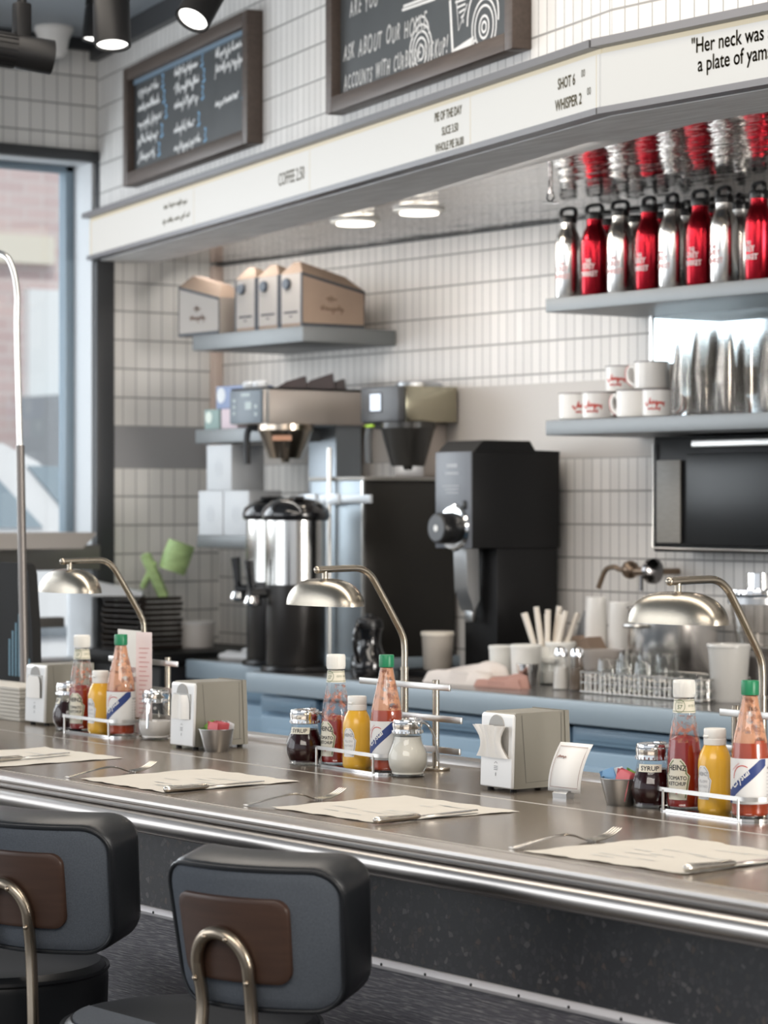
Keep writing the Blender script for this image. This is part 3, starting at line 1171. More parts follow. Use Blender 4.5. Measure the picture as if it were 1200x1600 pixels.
def make_ketchup(label, loc, rz, level):
    t = thing('ketchup_bottle', label, 'ketchup bottle', loc, rz, 'glass ketchup bottles on the counter')
    obj('glass', G().lathe(KP0, 40, cap1=False), GLASS, t)
    obj('ketchup', G().lathe([(.001, .002)] + cut(KP, .003, level, .0016) + [(.012, level + .006), (.001, level + .003)], 36), KETCH, t)
    obj('smear', G().lathe(cut(KP, level - .004, .150, .0012), 36, cap0=False, cap1=False), KSMEAR, t)
    g = G().lathe([(.0165, .181), (.0178, .182), (.0180, .186), (.0180, .206), (.0170, .209), (.001, .2095)], 36)
    for k in range(36):
        a = 2 * PI * k / 36
        g.tube([(.0180 * math.cos(a), .0180 * math.sin(a), .186), (.0180 * math.cos(a), .0180 * math.sin(a), .205)], .0006, 4)
    obj('cap', g, WHITEP, t)
    az = math.radians(-76)
    fn = cyl_fn(.0292, az, .0003)
    lab = obj('label', wrap(G(), fn, keystone(1, .015, .082)), LABELC, t)
    fn2 = cyl_fn(.0292, az, .0005)
    g = G()
    ks = keystone(.90, .0185, .0785)
    loop = [(r, z) for z, l, r in ks] + [(l, z) for z, l, r in reversed(ks)]
    loop.append(loop[0])
    stroke(g, loop, .0022, fn2)
    obj('border', g, LABELG, lab)
    g = G()
    fn3 = cyl_fn(.0292, az, .0006)
    put_text(g, 'HEINZ', .0125, lambda x, y: fn3(x, .0635 + y - 5 * x * x), 'CENTER', 1, .90, 0, .0003)
    put_text(g, 'TOMATO', .0090, lambda x, y: fn3(x, .0475 + y), 'CENTER', 1, .9, 0, .0002)
    put_text(g, 'KETCHUP', .0085, lambda x, y: fn3(x, .0385 + y), 'CENTER', 1, .85, 0, .0002)
    obj('lettering', g, INK, lab)
    g = G()
    wrap(g, fn3, [(.0245 + .008 * i / 6, -.0045 * math.sin(PI * (i + .3) / 6.6), .0045 * math.sin(PI * (i + .3) / 6.6)) for i in range(7)], 4)
    obj('tomato_print', g, LABELR, lab)
    rz_ = lambda z: interp(KP, z)
    fnn = cyl_fn(rz_, az, .0004)
    nl = obj('neck_label', wrap(G(), fnn, [(.156 + .022 * i / 5, -.050, .050) for i in range(6)], 36), LABELC, t)
    fnn2 = cyl_fn(rz_, az, .0007)
    g = G()
    for zz in (.1585, .1760): stroke(g, [(-.05 + .1 * i / 30, zz) for i in range(31)], .0010, fnn2)
    stroke(g, [(.009 * math.cos(a * PI / 12), .167 + .0105 * math.sin(a * PI / 12)) for a in range(25)], .0009, fnn2)
    obj('border', g, LABELG, nl)
    g = G()
    put_text(g, '57', .0095, lambda x, y: fnn2(x, .1625 + y), 'CENTER', 1, .9, .1, .0002)
    put_text(g, 'HEINZ', .0040, lambda x, y: fnn2(x, .1715 + y), 'CENTER', 1, 1)
    put_text(g, 'ESTD 1869', .0050, lambda x, y: fnn2(x + .026, .166 + y), 'CENTER', 1, 1)
    obj('lettering', g, LABELG, nl)
    return t


HP = [(.0270, 0), (.0300, .004), (.0308, .008), (.0302, .012), (.0308, .016), (.0308, .098), (.0296, .112), (.0262, .130), (.0205, .155), (.0158, .176), (.0130, .192), (.0122, .198)]
HP0 = [(.001, 0)] + HP


def make_hot(label, loc, rz, level, rot):
    t = thing('hot_sauce_bottle', label, 'hot sauce bottle', loc, rz, 'hot sauce bottles on the counter')
    obj('glass', G().lathe(HP0, 40, cap1=False), GLASS, t)
    obj('hot_sauce', G().lathe([(.001, .002)] + cut(HP, .003, level, .0016) + [(.010, level + .001), (.001, level + .001)], 36), HOTS, t)
    obj('smear', G().lathe(cut(HP, level - .004, .192, .0012), 36, cap0=False, cap1=False), HSMEAR, t)
    g = G().lathe([(.0120, .193), (.0140, .194), (.0143, .197), (.0143, .2140), (.0134, .2165), (.001, .217)], 32)
    obj('cap', g, GREENCAP, t)
    az = math.radians(-70) + rot
    fn = cyl_fn(.0308, az, .0003)
    lab = obj('label', wrap(G(), fn, [(.022 + .072 * i / 4, -.085, .085) for i in range(5)], 48), LABELW, t)
    f2, f3 = cyl_fn(.0308, az, .0005), cyl_fn(.0308, az, .0007)
    g = G()
    wrap(g, f2, [(.022 + .022 * i / 6, -.034 + .0 * i, -.034 + .010 + .0 * i) for i in range(7)], 4)
    rows = []
    for i in range(9):
        x = -.022 + .044 * i / 8
        rows.append(x)
    vs, fs = [], []
    for i in range(17):
        x = -.026 + .064 * i / 16
        y = .036 + .060 * (x + .026) / .064 * .95
        lo, hi = max(.0225, y - .010), min(.0935, y + .010)
        vs += [f2(x, lo), f2(x, hi)]
    for i in range(16): fs.append((2 * i, 2 * i + 2, 2 * i + 3, 2 * i + 1))
    g.add(vs, fs)
    obj('blue_band', g, LABELB, lab)
    g = G()
    ca, sa_ = math.cos(.72), math.sin(.72)
    put_text(g, 'Crystal', .0165, lambda x, y: f3(-.004 + x * ca - y * sa_, .058 + x * sa_ + y * ca), 'CENTER', 1, .82, .25, .0004)
    obj('script', g, LABELW, lab)
    g = G()
    stroke(g, [(-.002 + .017 * math.cos(math.radians(a)), .062 + .021 * math.sin(math.radians(a))) for a in range(60, 190, 10)], .0016, f3)
    put_text(g, 'LOUISIANA', .0048, lambda x, y: f3(-.014 + x * .6 - y * .5, .080 + x * .5 + y * .6), 'CENTER', 1, 1)
    put_text(g, "HOT SAUCE", .0045, lambda x, y: f3(-.002 + x, .028 + y), 'CENTER', 1, 1)
    obj('red_print', g, LABELR, lab)
    g = G()
    put_text(g, 'Nutrition Facts', .0060, lambda x, y: f3(.042 + x, .077 + y), 'LEFT', 1, .8, 0, .0002)
    for i in range(7): stroke(g, [(.042, .071 - i * .0058), (.055, .071 - i * .0058), (.066 + .004 * (i % 3), .071 - i * .0058)], .0013 if i % 3 else .0022, f3)
    obj('fine_print', g, LABELGR, lab)
    return t


MP = [(.0250, 0), (.0272, .003), (.0276, .008), (.0276, .020), (.0266, .030), (.0268, .062), (.0274, .074), (.0268, .084), (.0235, .096), (.0185, .106), (.0165, .110)]


def make_mustard(label, loc, rz):
    t = thing('mustard_bottle', label, 'mustard bottle', loc, rz, 'yellow mustard squeeze bottles on the counter')
    obj('body', G().lathe([(.001, 0)] + MP + [(.001, .110)], 40), MUST, t)
    g = G().lathe([(.0160, .108), (.0182, .109), (.0184, .113), (.0184, .1185), (.0178, .1192), (.0182, .1200), (.0182, .1325), (.0172, .135), (.001, .1355)], 36)
    g.box((0, -.0182, .1225), (.012, .003, .004), .001)
    obj('cap', g, WHITEP, t)
    az = math.radians(-82)
    rf = lambda z: interp(MP, z)
    lab = obj('label', wrap(G(), cyl_fn(rf, az, .0004), keystone(.72, .022, .076)), LABELW, t)
    f2 = cyl_fn(rf, az, .0006)
    g = G()
    ks = keystone(.63, .025, .073)
    loop = [(r, z) for z, l, r in ks] + [(l, z) for z, l, r in reversed(ks)]
    stroke(g, loop + [loop[0]], .0012, f2)
    put_text(g, 'HEINZ', .0085, lambda x, y: f2(x, .060 + y), 'CENTER', 1, .8, 0, .0002)
    put_text(g, 'YELLOW', .0060, lambda x, y: f2(x, .049 + y), 'CENTER', 1, .8)
    put_text(g, 'MUSTARD', .0055, lambda x, y: f2(x, .041 + y), 'CENTER', 1, .8)
    for i in range(3): stroke(g, [(-.007, .035 - i * .003), (.007, .035 - i * .003)], .001, f2)
    obj('lettering', g, LABELGR, lab)
    return t


JP = [(r * 1.12, z) for r, z in [(.0265, 0), (.0285, .002), (.0280, .006), (.0275, .009), (.0318, .018), (.0338, .030), (.0328, .042), (.0285, .054), (.0250, .064), (.0232, .074), (.0228, .082), (.0232, .084)]]


def make_jar(kind, label, loc, rz, lever_az, fill, mat_fill, text=None):
    """pouring jar with chrome lid and thumb lever"""
    t = thing({'s': 'syrup_dispenser', 'c': 'creamer_dispenser', 'g': 'sugar_dispenser'}[kind], label, 'dispenser', loc, rz, 'glass pouring jars on the counter')
    obj('jar', G().lathe([(.001, .0)] + JP, 36, cap1=False), JARGLASS, t)
    obj('contents', G().lathe([(.001, .0045)] + cut(JP, .006, fill, .0022) + [(.001, fill)], 36), mat_fill, t)
    g = G().lathe([(r * 1.12, z) for r, z in [(.0236, .079), (.0252, .080), (.0254, .084), (.0250, .0855), (.0250, .0900), (.0256, .0915), (.0256, .0985), (.0246, .1000), (.0246, .1030), (.0238, .1055), (.0150, .1070), (.001, .1072)]], 36)
    for k in range(24):
        a = 2 * PI * k / 24
        g.tube([(.0284 * math.cos(a), .0284 * math.sin(a), .0805), (.0284 * math.cos(a), .0284 * math.sin(a), .0850)], .0012, 5)
    lid = obj('lid', g, CHROME, t)
    d = Vector((math.cos(lever_az), math.sin(lever_az), 0))
    s = Vector((-d.y, d.x, 0))
    g = G()
    for k in (-1, 1):
        g.tube(spl([d * .018 + s * .006 * k + Vector((0, 0, .102)), d * .034 + s * .006 * k + Vector((0, 0, .098)), d * .046 + s * .003 * k + Vector((0, 0, .082)), d * .053 + s * .001 * k + Vector((0, 0, .055)), d * .056 + Vector((0, 0, .028))], 6), .0022, 8)
    g.box((d.x * .012, d.y * .012, .107), (.016, .016, .004), .0015)
    obj('lever', g, CHROME, lid)
    if text:
        az = math.radians(-58)
        rf = lambda z: interp(JP, z)
        lab = obj('label', wrap(G(), cyl_fn(rf, az, .0006), [(.0605 + .0125 * i / 4, -.021, .021) for i in range(5)], 14), LABELC, t)
        f2 = cyl_fn(rf, az, .0010)
        g = G()
        put_text(g, text, .0105, lambda x, y: f2(x, .0630 + y), 'CENTER', 1, 1.05, 0, .0002)
        obj('lettering', g, INK, lab)
    return t


def make_caddy(label, loc, L, rz=0.):
    """flat steel tray with a bar rail that holds three bottles"""
    t = thing('condiment_caddy', label, 'condiment caddy', loc, rz, 'steel bottle caddies on the counter')
    W = .078
    g = G()
    pts = rrect(L, W, .030, 6)
    g.prism([(x, y) for x, y in pts], 0.0, .0045, 'z')
    obj('tray', g, CHROME, t)
    g = G()
    ring = [(x, y, .036) for x, y in rrect(L + .002, W + .002, .032, 8)]
    n = len(ring)
    vs, fs = [], []
    for x, y, z in ring:
        l = math.hypot(x, y)
        for dr, dz in ((0, -.0035), (.002, -.0035), (.002, .0035), (0, .0035)):
            nx, ny = x / l * dr, y / l * dr
            vs.append((x + nx, y + ny, z + dz))
    for i in range(n):
        j = (i + 1) % n
        for k in range(4): fs.append((i * 4 + k, i * 4 + (k + 1) % 4, j * 4 + (k + 1) % 4, j * 4 + k))
    g.add(vs, fs)
    obj('rail', g, STEEL, t)
    for sx_ in (-1, 1):
        for sy_ in (-1, 1):
            obj('post', G().cyl((sx_ * (L / 2 - .030), sy_ * (W / 2 + .001), .002), (sx_ * (L / 2 - .030), sy_ * (W / 2 + .001), .036), .0024, 8), STEEL, t)
    return t


def make_lamp(label, loc, mirror=1, post2=.098):
    """counter lamp on a menu rack: two posts joined by flat bars, a bent arm and a long domed shade"""
    t = thing('counter_lamp', label, 'lamp', loc, 0, 'brushed nickel counter lamps')
    p2 = post2 * mirror
    for x in (0, p2):
        obj('base', G().lathe([(.001, 0), (.0265, 0), (.0275, .002), (.0270, .0055), (.012, .0075), (.001, .0075)], 28, (x, 0, 0)), NICKEL, t)
    obj('post', G().cyl((0, 0, .004), (0, 0, .187), .0078, 18), NICKEL, t)
    obj('post', G().cyl((p2, 0, .004), (p2, 0, .170), .0068, 18), NICKEL, t)
    obj('collar', G().lathe([(.0062, .183), (.0086, .184), (.0086, .190), (.0064, .1905)], 18), NICKEL, t)
    sh = 0 if mirror > 0 else -.068
    for z, a, b, yy in ((.158, -.130, .155 + sh, -.0105), (.099, -.085, .190 + sh, -.0105), (.040, .02, .185 + sh, -.0105)):
        g = G().box(((a + b) / 2 * mirror, yy, z), (b - a, .005, .012), .0012)
        obj('bar', g, STEEL, t)
    arm = spl([(0, 0, .188), (0, 0, .225), (0, -.005, .252), (0, -.028, .290), (0, -.062, .342), (0, -.080, .366), (0, -.104, .3795), (0, -.140, .381), (0, -.205, .3795)], 7)
    obj('arm', G().tube(arm, .0066, 14), NICKEL, t)
    obj('arm_tip', G().sphere((0, -.205, .3795), .0072, 8), NICKEL, t)
    ys = -.188
    g = G().cyl((0, ys, .352), (0, ys, .380), .0058, 12)
    obj('stem', g, NICKEL, t)
    # shade: long dome with a rounded-rectangle rim
    A, B, H = .102, .043, .050
    vs, fs = [], []
    Z0 = .3125
    n, m = 48, 12
    def ring(sc, z, inset):
        out = []
        for k in range(n):
            a = 2 * PI * k / n
            ca, sa = math.cos(a), math.sin(a)
            e = 2 / 2.6
            x = (A - inset) * sc * math.copysign(abs(ca) ** e, ca)
            y = (B - inset) * sc * math.copysign(abs(sa) ** e, sa)
            out.append((x, ys + y, z))
        return out
    prof = []
    for i in range(m + 1):
        th = PI / 2 * i / m
        prof.append((max(math.cos(th) ** .72, .02), Z0 + .001 + H * math.sin(th) ** 1.05, 0))
    prof[0] = (1.0, Z0, 0)
    inner = [(s * .985, z - .0012 if i else z, 0) for i, (s, z, _) in enumerate(prof)]
    rows = prof[::-1] + inner
    for s, z, q in rows: vs += ring(s, z, q)
    for i in range(len(rows) - 1):
        for k in range(n): fs.append((i * n + k, i * n + (k + 1) % n, (i + 1) * n + (k + 1) % n, (i + 1) * n + k))
    fs.append(tuple(range(n)))
    obj('shade', G().add(vs, fs), NICKEL, t, smooth=50)
    obj('bulb', G().sphere((0, ys, .327), .015, 12, (1.5, 1, 1)), mat('lit bulb', (.9, .85, .75), .3, emis=((1, .86, .62), 9.0)), t)
    return t


def make_dispenser(label, corner, napkin):
    W, D, H = .087, .132, .138
    c = Vector(corner)
    t = thing('napkin_dispenser', label, 'napkin dispenser', (c.x - W / 2, c.y + D / 2, CT), 0, 'grey napkin dispensers on the counter')
    GREY = mat('grey enamelled metal', (.27, .255, .215), .40, .2)
    GREYL = mat('light grey face plate', (.80, .80, .79), .36, .1)
    z0 = .006
    # side profile: slightly raked front, back plate slanting out at the bottom
    prof = [(-D / 2 + .002, z0), (-D / 2 + .006, H - .004), (-D / 2 + .010, H), (D / 2 - .012, H), (D / 2 - .006, z0)]
    g = G().prism(prof, -W / 2 + .002, W / 2 - .002, 'x')
    obj('body', g, GREY, t)
    g = G().prism([(D / 2 - .0135, H + .002), (D / 2 - .004, H + .001), (D / 2 - .001, H * .55), (D / 2, z0), (D / 2 - .008, z0)], -W / 2 - .001, W / 2 + .001, 'x')
    obj('back_plate', g, GREY, t)
    M_ = None
    g = G().prism([(-D / 2 - .003, z0 + .001), (-D / 2 + .001, H - .006), (-D / 2 + .005, H - .001), (-D / 2 + .008, H - .006), (-D / 2 + .004, z0 + .001)], -W / 2, W / 2, 'x')
    fp = obj('face_plate', g, GREYL, t)
    bv = fp.modifiers.new('bevel', 'BEVEL'); bv.width = .002; bv.segments = 2; bv.limit_method = 'ANGLE'
    yf = lambda z: -D / 2 - .003 + .004 * (z - z0) / (H - z0)
    g = G()
    g.box((0, yf(.088) - .0001, .088), (.066, .0016, .052), .0006)
    g.lathe([(.001, 0), (.0215, 0), (.0205, .0012), (.001, .0012)], 24, M=Matrix.Translation((0, yf(.116) - .0002, .113)) @ Matrix.Rotation(PI / 2, 4, 'X'))
    obj('slot', g, mat('shadowed slot metal', (.34, .33, .31), .4, .3), fp)
    fnn = lambda x, z: Vector((x, yf(z) - .0006, z))
    g = G()
    for k in range(3): stroke(g, [(-.005, .044 - .003 * k), (.005, .044 - .003 * k)], .0013, fnn)
    stroke(g, [(-.004, .049), (0, .052), (.004, .049)], .0012, fnn)
    stroke(g, [(0, .033), (0, .027)], .0022, fnn)
    obj('emblem', g, mat('emblem grey', (.30, .30, .30), .5), fp)
    g = G()
    sfn = lambda y, z: Vector((W / 2 - .0015, y, z))
    stroke(g, [(-D / 2 + .022, H - .004), (-D / 2 + .032, z0 + .010), (D / 2 - .014, z0 + .012)], .0012, sfn)
    stroke(g, [(D / 2 - .020, H - .003), (D / 2 - .018, z0 + .012)], .0012, sfn)
    obj('panel_seam', g, mat('seam shadow grey', (.13, .125, .11), .5), t)
    for sx_ in (-1, 1):
        for sy_ in (-1, 1):
            obj('foot', G().cyl((sx_ * (W / 2 - .012), sy_ * (D / 2 - .012), 0), (sx_ * (W / 2 - .012), sy_ * (D / 2 - .012), .008), .006, 10), BLACKM, t)
    # napkin in the slot
    n = tag(obj('paper_napkin', napkin_mesh(napkin), mat('white napkin', (.86, .83, .78), .85, bump=(60, .3)), None, (t.location.x, t.location.y, CT)), 'white napkin in the dispenser ' + label.replace('grey napkin dispenser ', ''), 'napkin', 'napkins in the dispensers')
    return t


def napkin_mesh(kind):
    g = G()
    D = .132
    if kind == 'bow':
        n = 20
        for lay in range(3):
            vs, fs = [], []
            for j in range(7):
                v = j / 6
                z = .060 + .056 * v
                pinch = 1 - .45 * math.sin(PI * v)
                for i in range(n + 1):
                    u = i / n * 2 - 1
                    x = u * .037 * (pinch + .15)
                    y = -D / 2 - .004 - .003 * lay - .006 * abs(math.sin(u * 4.2 + lay)) * (.4 + v) - .004 * v
                    vs.append((x, y, z))
            for j in range(6):
                for i in range(n):
                    fs.append((j * (n + 1) + i, j * (n + 1) + i + 1, (j + 1) * (n + 1) + i + 1, (j + 1) * (n + 1) + i))
            g.add(vs, fs)
    else:
        n = 12
        vs, fs = [], []
        for j in range(7):
            v = j / 6
            z = .062 + .050 * v
            for i in range(n + 1):
                u = i / n * 2 - 1
                wid = .030 * (1 if v < .6 else 1 - .28 * ((v - .6) / .4) ** 2)
                vs.append((u * wid, -D / 2 - .005 - .004 * math.cos(u * 1.4) * (1 - .5 * v) - (.003 if kind == 'fold' else 0) * math.sin(u * 5), z))
        for j in range(6):
            for i in range(n):
                fs.append((j * (n + 1) + i, j * (n + 1) + i + 1, (j + 1) * (n + 1) + i + 1, (j + 1) * (n + 1) + i))
        g.add(vs, fs)
    return g


def place(px, py): return at(px, py, z=CT)


TR = .0048                                            # bottles stand on the caddy tray
kpos = [(128, 1143), (525, 1196), (1069, 1266)]
labs_k = ['glass ketchup bottle with white cap, farthest left, beside left lamp', 'glass ketchup bottle with white cap in the middle caddy, between syrup and mustard', 'nearest glass ketchup bottle with white cap, right side beside syrup jar']
K = [place(*p) for p in kpos]
for i in range(3): make_ketchup(labs_k[i], (K[i].x, K[i].y, CT + TR), math.radians((14, -4, 8)[i]), (.092, .086, .112)[i])
mpos = [(157, 1148), (558, 1203), (1117, 1273)]
labs_m = ['yellow mustard bottle farthest left, half hidden between ketchup and hot sauce', 'yellow mustard bottle with white cap in the middle caddy', 'nearest yellow mustard bottle, at right between ketchup and hot sauce']
for i in range(3):
    p = place(*mpos[i]); make_mustard(labs_m[i], (p.x, p.y, CT + TR), math.radians((-4, 8, -8)[i]))
hpos = [(189, 1151), (604, 1208), (1172, 1280)]
labs_h = ['green capped hot sauce bottle farthest left, in front of the paper menu', 'green capped hot sauce bottle in the middle caddy, behind the creamer', 'nearest green capped hot sauce bottle at the right edge']
for i in range(3):
    p = place(*hpos[i]); make_hot(labs_h[i], (p.x, p.y, CT + TR), 0, (.100, .118, .122)[i], math.radians((12, 2, 6)[i]))
labs_c = ['steel bottle caddy farthest left holding three sauce bottles', 'middle steel bottle caddy holding three sauce bottles beside the creamer', 'nearest steel bottle caddy at right holding three sauce bottles']
for i in range(3):
    a, b = place(*kpos[i]), place(*hpos[i])
    make_caddy(labs_c[i], ((a.x + b.x) / 2 + .004, (a.y + b.y) / 2, CT + .0003), (b - a).length + .082, math.atan2(b.y - a.y, b.x - a.x))

p = place(476, 1194); make_jar('s', 'dark syrup jar with chrome lid and SYRUP label, left of the middle caddy', (p.x, p.y, CT), 0, math.radians(50), .068, SYRUP, 'SYRUP')
p = place(1020, 1261); make_jar('s', 'dark syrup jar with SYRUP label nearest the camera, beside the steel sugar cup', (p.x, p.y, CT), math.radians(4), math.radians(50), .064, SYRUP, 'SYRUP')
p = place(108, 1141); make_jar('s', 'dark syrup jar half hidden behind the farthest left ketchup bottle', (p.x, p.y, CT), math.radians(-60), math.radians(190), .066, SYRUP, 'SYRUP')
p = place(637, 1213); make_jar('c', 'white creamer jar with chrome lid and lever, in front of the hot sauce', (p.x, p.y, CT), 0, math.radians(48), .074, CREAM)
p = place(243, 1155); make_jar('g', 'sugar pouring jar with chrome lever, left of the second napkin dispenser', (p.x, p.y, CT), 0, math.radians(-50), .040, SUGAR)

pl2 = at(632, 1194, y=3.13)
la = make_lamp('middle nickel counter lamp, its dome shade over the middle sauce bottles', (at(632, 1000, y=3.13).x, 3.13, CT))
dup(la, (at(225, 1000, y=3.13).x, 3.13, CT), None, 'leftmost nickel counter lamp, dome shade left of the paper menu')
lr = make_lamp('nearest nickel counter lamp at the right edge, shade in front of steel pots', (at(1191, 1000, y=3.13).x, 3.13, CT), -1, .062)

dz = [('grey napkin dispenser at far left below the leftmost lamp shade', (70, 1134.5), 'flat'), ('grey napkin dispenser behind the red sugar packet cup', (303, 1172.5), 'fold'), ('grey napkin dispenser nearest right with a bow of napkin, behind the card', (801, 1239.5), 'bow')]
for lab_, px_, nk in dz: make_dispenser(lab_, place(*px_), nk)


# sugar cups
def ramekin(label, loc, r=.036, h=.046, name='sugar_packet_cup'):
    return tag(obj(name, G().lathe([(.001, .0), (r * .66, 0), (r * .70, .003), (r * .98, h - .002), (r * 1.03, h - .001), (r * 1.03, h), (r * .95, h), (r * .68, .005), (.001, .004)], 36), STEELV, None, loc), label, 'metal cup', 'steel packet cups')


PK = {'pink': mat('pink packet', (.72, .18, .20), .6), 'green': mat('green packet', (.25, .50, .10), .6), 'white': mat('white packet', (.80, .80, .80), .6), 'blue': mat('blue packet', (.22, .42, .66), .6)}


def packets(cup, specs, what):
    rnd = random.Random(5)
    cnt = {}
    for col, n, dx, dy, tilt in specs:
        for k in range(n):
            g = G()
            w, h = .034, .048
            vs, fs = [], []
            for sgn in (-1, 1):
                for j in range(5):
                    for i in range(5):
                        u, v = i / 4 * 2 - 1, j / 4 * 2 - 1
                        vs.append((u * w / 2, sgn * .0022 * (1 - u ** 4) * (1 - v ** 4), v * h / 2 + h / 2))
            for q in (0, 25):
                for j in range(4):
                    for i in range(4): fs.append((q + j * 5 + i, q + j * 5 + i + 1, q + j * 5 + i + 6, q + j * 5 + i + 5))
            g.add(vs, fs)
            o = obj('sugar_packet', g, PK[col], None, (cup[0] + dx + rnd.uniform(-.001, .001), cup[1] + dy + k * .0052, cup[2] + .012), (rnd.uniform(-.08, .08), tilt + rnd.uniform(-.05, .05), rnd.uniform(-.06, .06)))
            c_ = cnt[col] = cnt.get(col, 0) + 1
            tag(o, '%s sugar packet standing in the %s' % (col, what), 'sugar packet', '%s packets in the %s' % (col, what))


p = place(338, 1173.5); ramekin('small steel cup of pink and green packets before the second dispenser', (p.x, p.y, CT))
packets((p.x, p.y, CT), [('pink', 6, .004, -.014, .10), ('green', 3, -.010, -.004, -.45), ('white', 2, .006, .017, .2)], 'steel cup before the second napkin dispenser')
p = place(971, 1257.5); ramekin('small steel cup of blue and pink packets left of the nearest syrup jar', (p.x, p.y, CT))
packets((p.x, p.y, CT), [('blue', 2, -.014, -.006, -.35), ('white', 3, -.012, .000, -.30), ('pink', 4, .008, -.014, .20), ('green', 1, .006, .012, .3)], 'steel cup beside the nearest syrup jar')
p = place(268, 1166); 
tag(obj('lime_wedge', G().sphere((0, 0, .012), .012, 10, (1, .6, 1)), mat('lime', (.30, .55, .10), .5), None, (p.x - .02, p.y + .03, CT + .026)), 'green packet edge showing left of the second dispenser', 'packet') if False else None


# standing card in a clip
p = place(880, 1247)
cd = thing('card_stand', 'small white standing card in a metal clip right of the nearest dispenser', 'card stand', (p.x, p.y, CT), math.radians(6))
g = G().prism([(-.009, 0), (.009, 0), (.010, .009), (.004, .013), (-.004, .013), (-.010, .009)], -.016, .016, 'x')
obj('clip', g, STEELV, cd)
vs, fs = [], []
n = 10
for j in range(n + 1):
    v = j / n
    z = .010 + .082 * v
    y = .002 - .004 * v + .036 * v * v
    for x in (-.038, .038): vs.append((x, y, z))
for j in range(n): fs.append((2 * j, 2 * j + 1, 2 * j + 3, 2 * j + 2))
card = obj('card', G().add(vs, fs), mat('white card', (.82, .80, .77), .6), cd)
sd = card.modifiers.new('solidify', 'SOLIDIFY'); sd.thickness = .0006


def cfn(x, z):
    v = (z - .010) / .082
    return Vector((x, .002 - .004 * v + .036 * v * v - .0012, z))


g = G()
rim = [(-.032, .018 + .068 * i / 6) for i in range(7)] + [(.032, .086 - .068 * i / 6) for i in range(7)] + [(-.032, .018)]
stroke(g, rim, .0008, cfn)
scribble(g, -.028, .068, .020, .004, .0012, cfn, random.Random(2))
obj('print', g, mat('brown card print', (.30, .18, .15), .6), card)

# placemats
def placemat(label, corners, seed):
    """paper mat with torn, slightly wavy edges; corners are points on the counter"""
    rnd = random.Random(seed)
    c = sum(corners, Vector()) / 4
    n = 26
    vs, fs = [], []
    ed = [[rnd.uniform(-.0024, .0024) for _ in range(n + 1)] for _ in range(4)]
    for j in range(n + 1):
        for i in range(n + 1):
            u, v = i / n, j / n
            uu, vv = u, v
            p = corners[0] * (1 - u) * (1 - v) + corners[1] * u * (1 - v) + corners[2] * u * v + corners[3] * (1 - u) * v
            if j == 0: p = p + Vector((0, ed[0][i], 0))
            if j == n: p = p + Vector((0, ed[1][i], 0))
            if i == 0: p = p + Vector((ed[2][j], 0, 0))
            if i == n: p = p + Vector((ed[3][j], 0, 0))
            e = min(u, v, 1 - u, 1 - v)
            z = .0009 + .0012 * max(0, 1 - e * 9) * (1 + math.sin(u * 23 + v * 17 + seed)) / 2
            vs.append((p.x - c.x, p.y - c.y, z))
    for j in range(n):
        for i in range(n): fs.append((j * (n + 1) + i, j * (n + 1) + i + 1, (j + 1) * (n + 1) + i + 1, (j + 1) * (n + 1) + i))
    o = obj('paper_placemat', G().add(vs, fs), PAPERT, None, (c.x, c.y, CT))
    tag(o, label, 'placemat', 'paper placemats on the counter')
    g = G()
    cen = Vector((0, 0, 0))
    for k in range(11):
        a, b = rnd.uniform(-.10, .06), rnd.uniform(-.10, .10)
        scribble(g, a, b, rnd.uniform(.03, .07), .004, .0009, lambda x, y: Vector((x, y, .0016)), rnd)
    obj('print', g, mat('faint blue print', (.52, .57, .60), .8), o)
    return o


def mat_at(label, fl, fr, br, bl, seed): return placemat(label, [place(*fl), place(*fr), place(*br), place(*bl)], seed)


mat_at('paper placemat second from left, in front of the pink packet cup', (125, 1218), (257, 1239), (467, 1222), (320, 1202), 1)
mat_at('paper placemat second nearest, in front of the creamer jar', (422, 1262.5), (585, 1286.5), (811, 1269), (631, 1244), 2)
mat_at('nearest paper placemat, at right in front of the sauce caddy', (818, 1331), (1072, 1367), (1268, 1341), (1057, 1308), 3)
a_, b_ = place(125, 1218), place(422, 1262.5)
d_ = a_ - b_
m1c = [place(125, 1218) + d_ * .98, place(257, 1239) + d_ * .98, place(467, 1222) + d_ * .98, place(320, 1202) + d_ * .98]
placemat('paper placemat farthest left at the picture edge', m1c, 4)


# forks and knives
def make_fork(label, loc, rz):
    path = [(0, .0025, .0088, .0016), (.006, .0030, .0095, .0016), (.03, .0060, .0075, .0015), (.060, .0105, .0052, .0016), (.090, .0140, .0038, .0018), (.105, .0140, .0034, .0018), (.120, .0110, .0046, .0016), (.130, .0068, .0090, .0012), (.140, .0035, .0118, .0010), (.152, .0022, .0122, .0010)]
    g = G()
    vs, fs = [], []
    for y, z, w, th in path:
        vs += [(-w, y, z), (0, y, z + th), (w, y, z), (0, y, z - th)]
    for i in range(len(path) - 1):
        for k in range(4): fs.append((i * 4 + k, i * 4 + (k + 1) % 4, i * 4 + 4 + (k + 1) % 4, i * 4 + 4 + k))
    fs += [(3, 2, 1, 0), tuple(len(vs) - 4 + k for k in range(4))]
    g.add(vs, fs)
    for k in range(4):
        x = -.0096 + .0064 * k
        g.tube([(x, .150, .0022), (x, .170, .0042), (x * .96, .188, .0100), (x * .92, .202, .0175)], .0014, 6, radii=[.0019, .0016, .0014, .0008])
    o = obj('dinner_fork', g, FORKM, None, loc, (0, 0, rz), smooth=60)
    return tag(o, label, 'fork', 'forks laid on the counter')


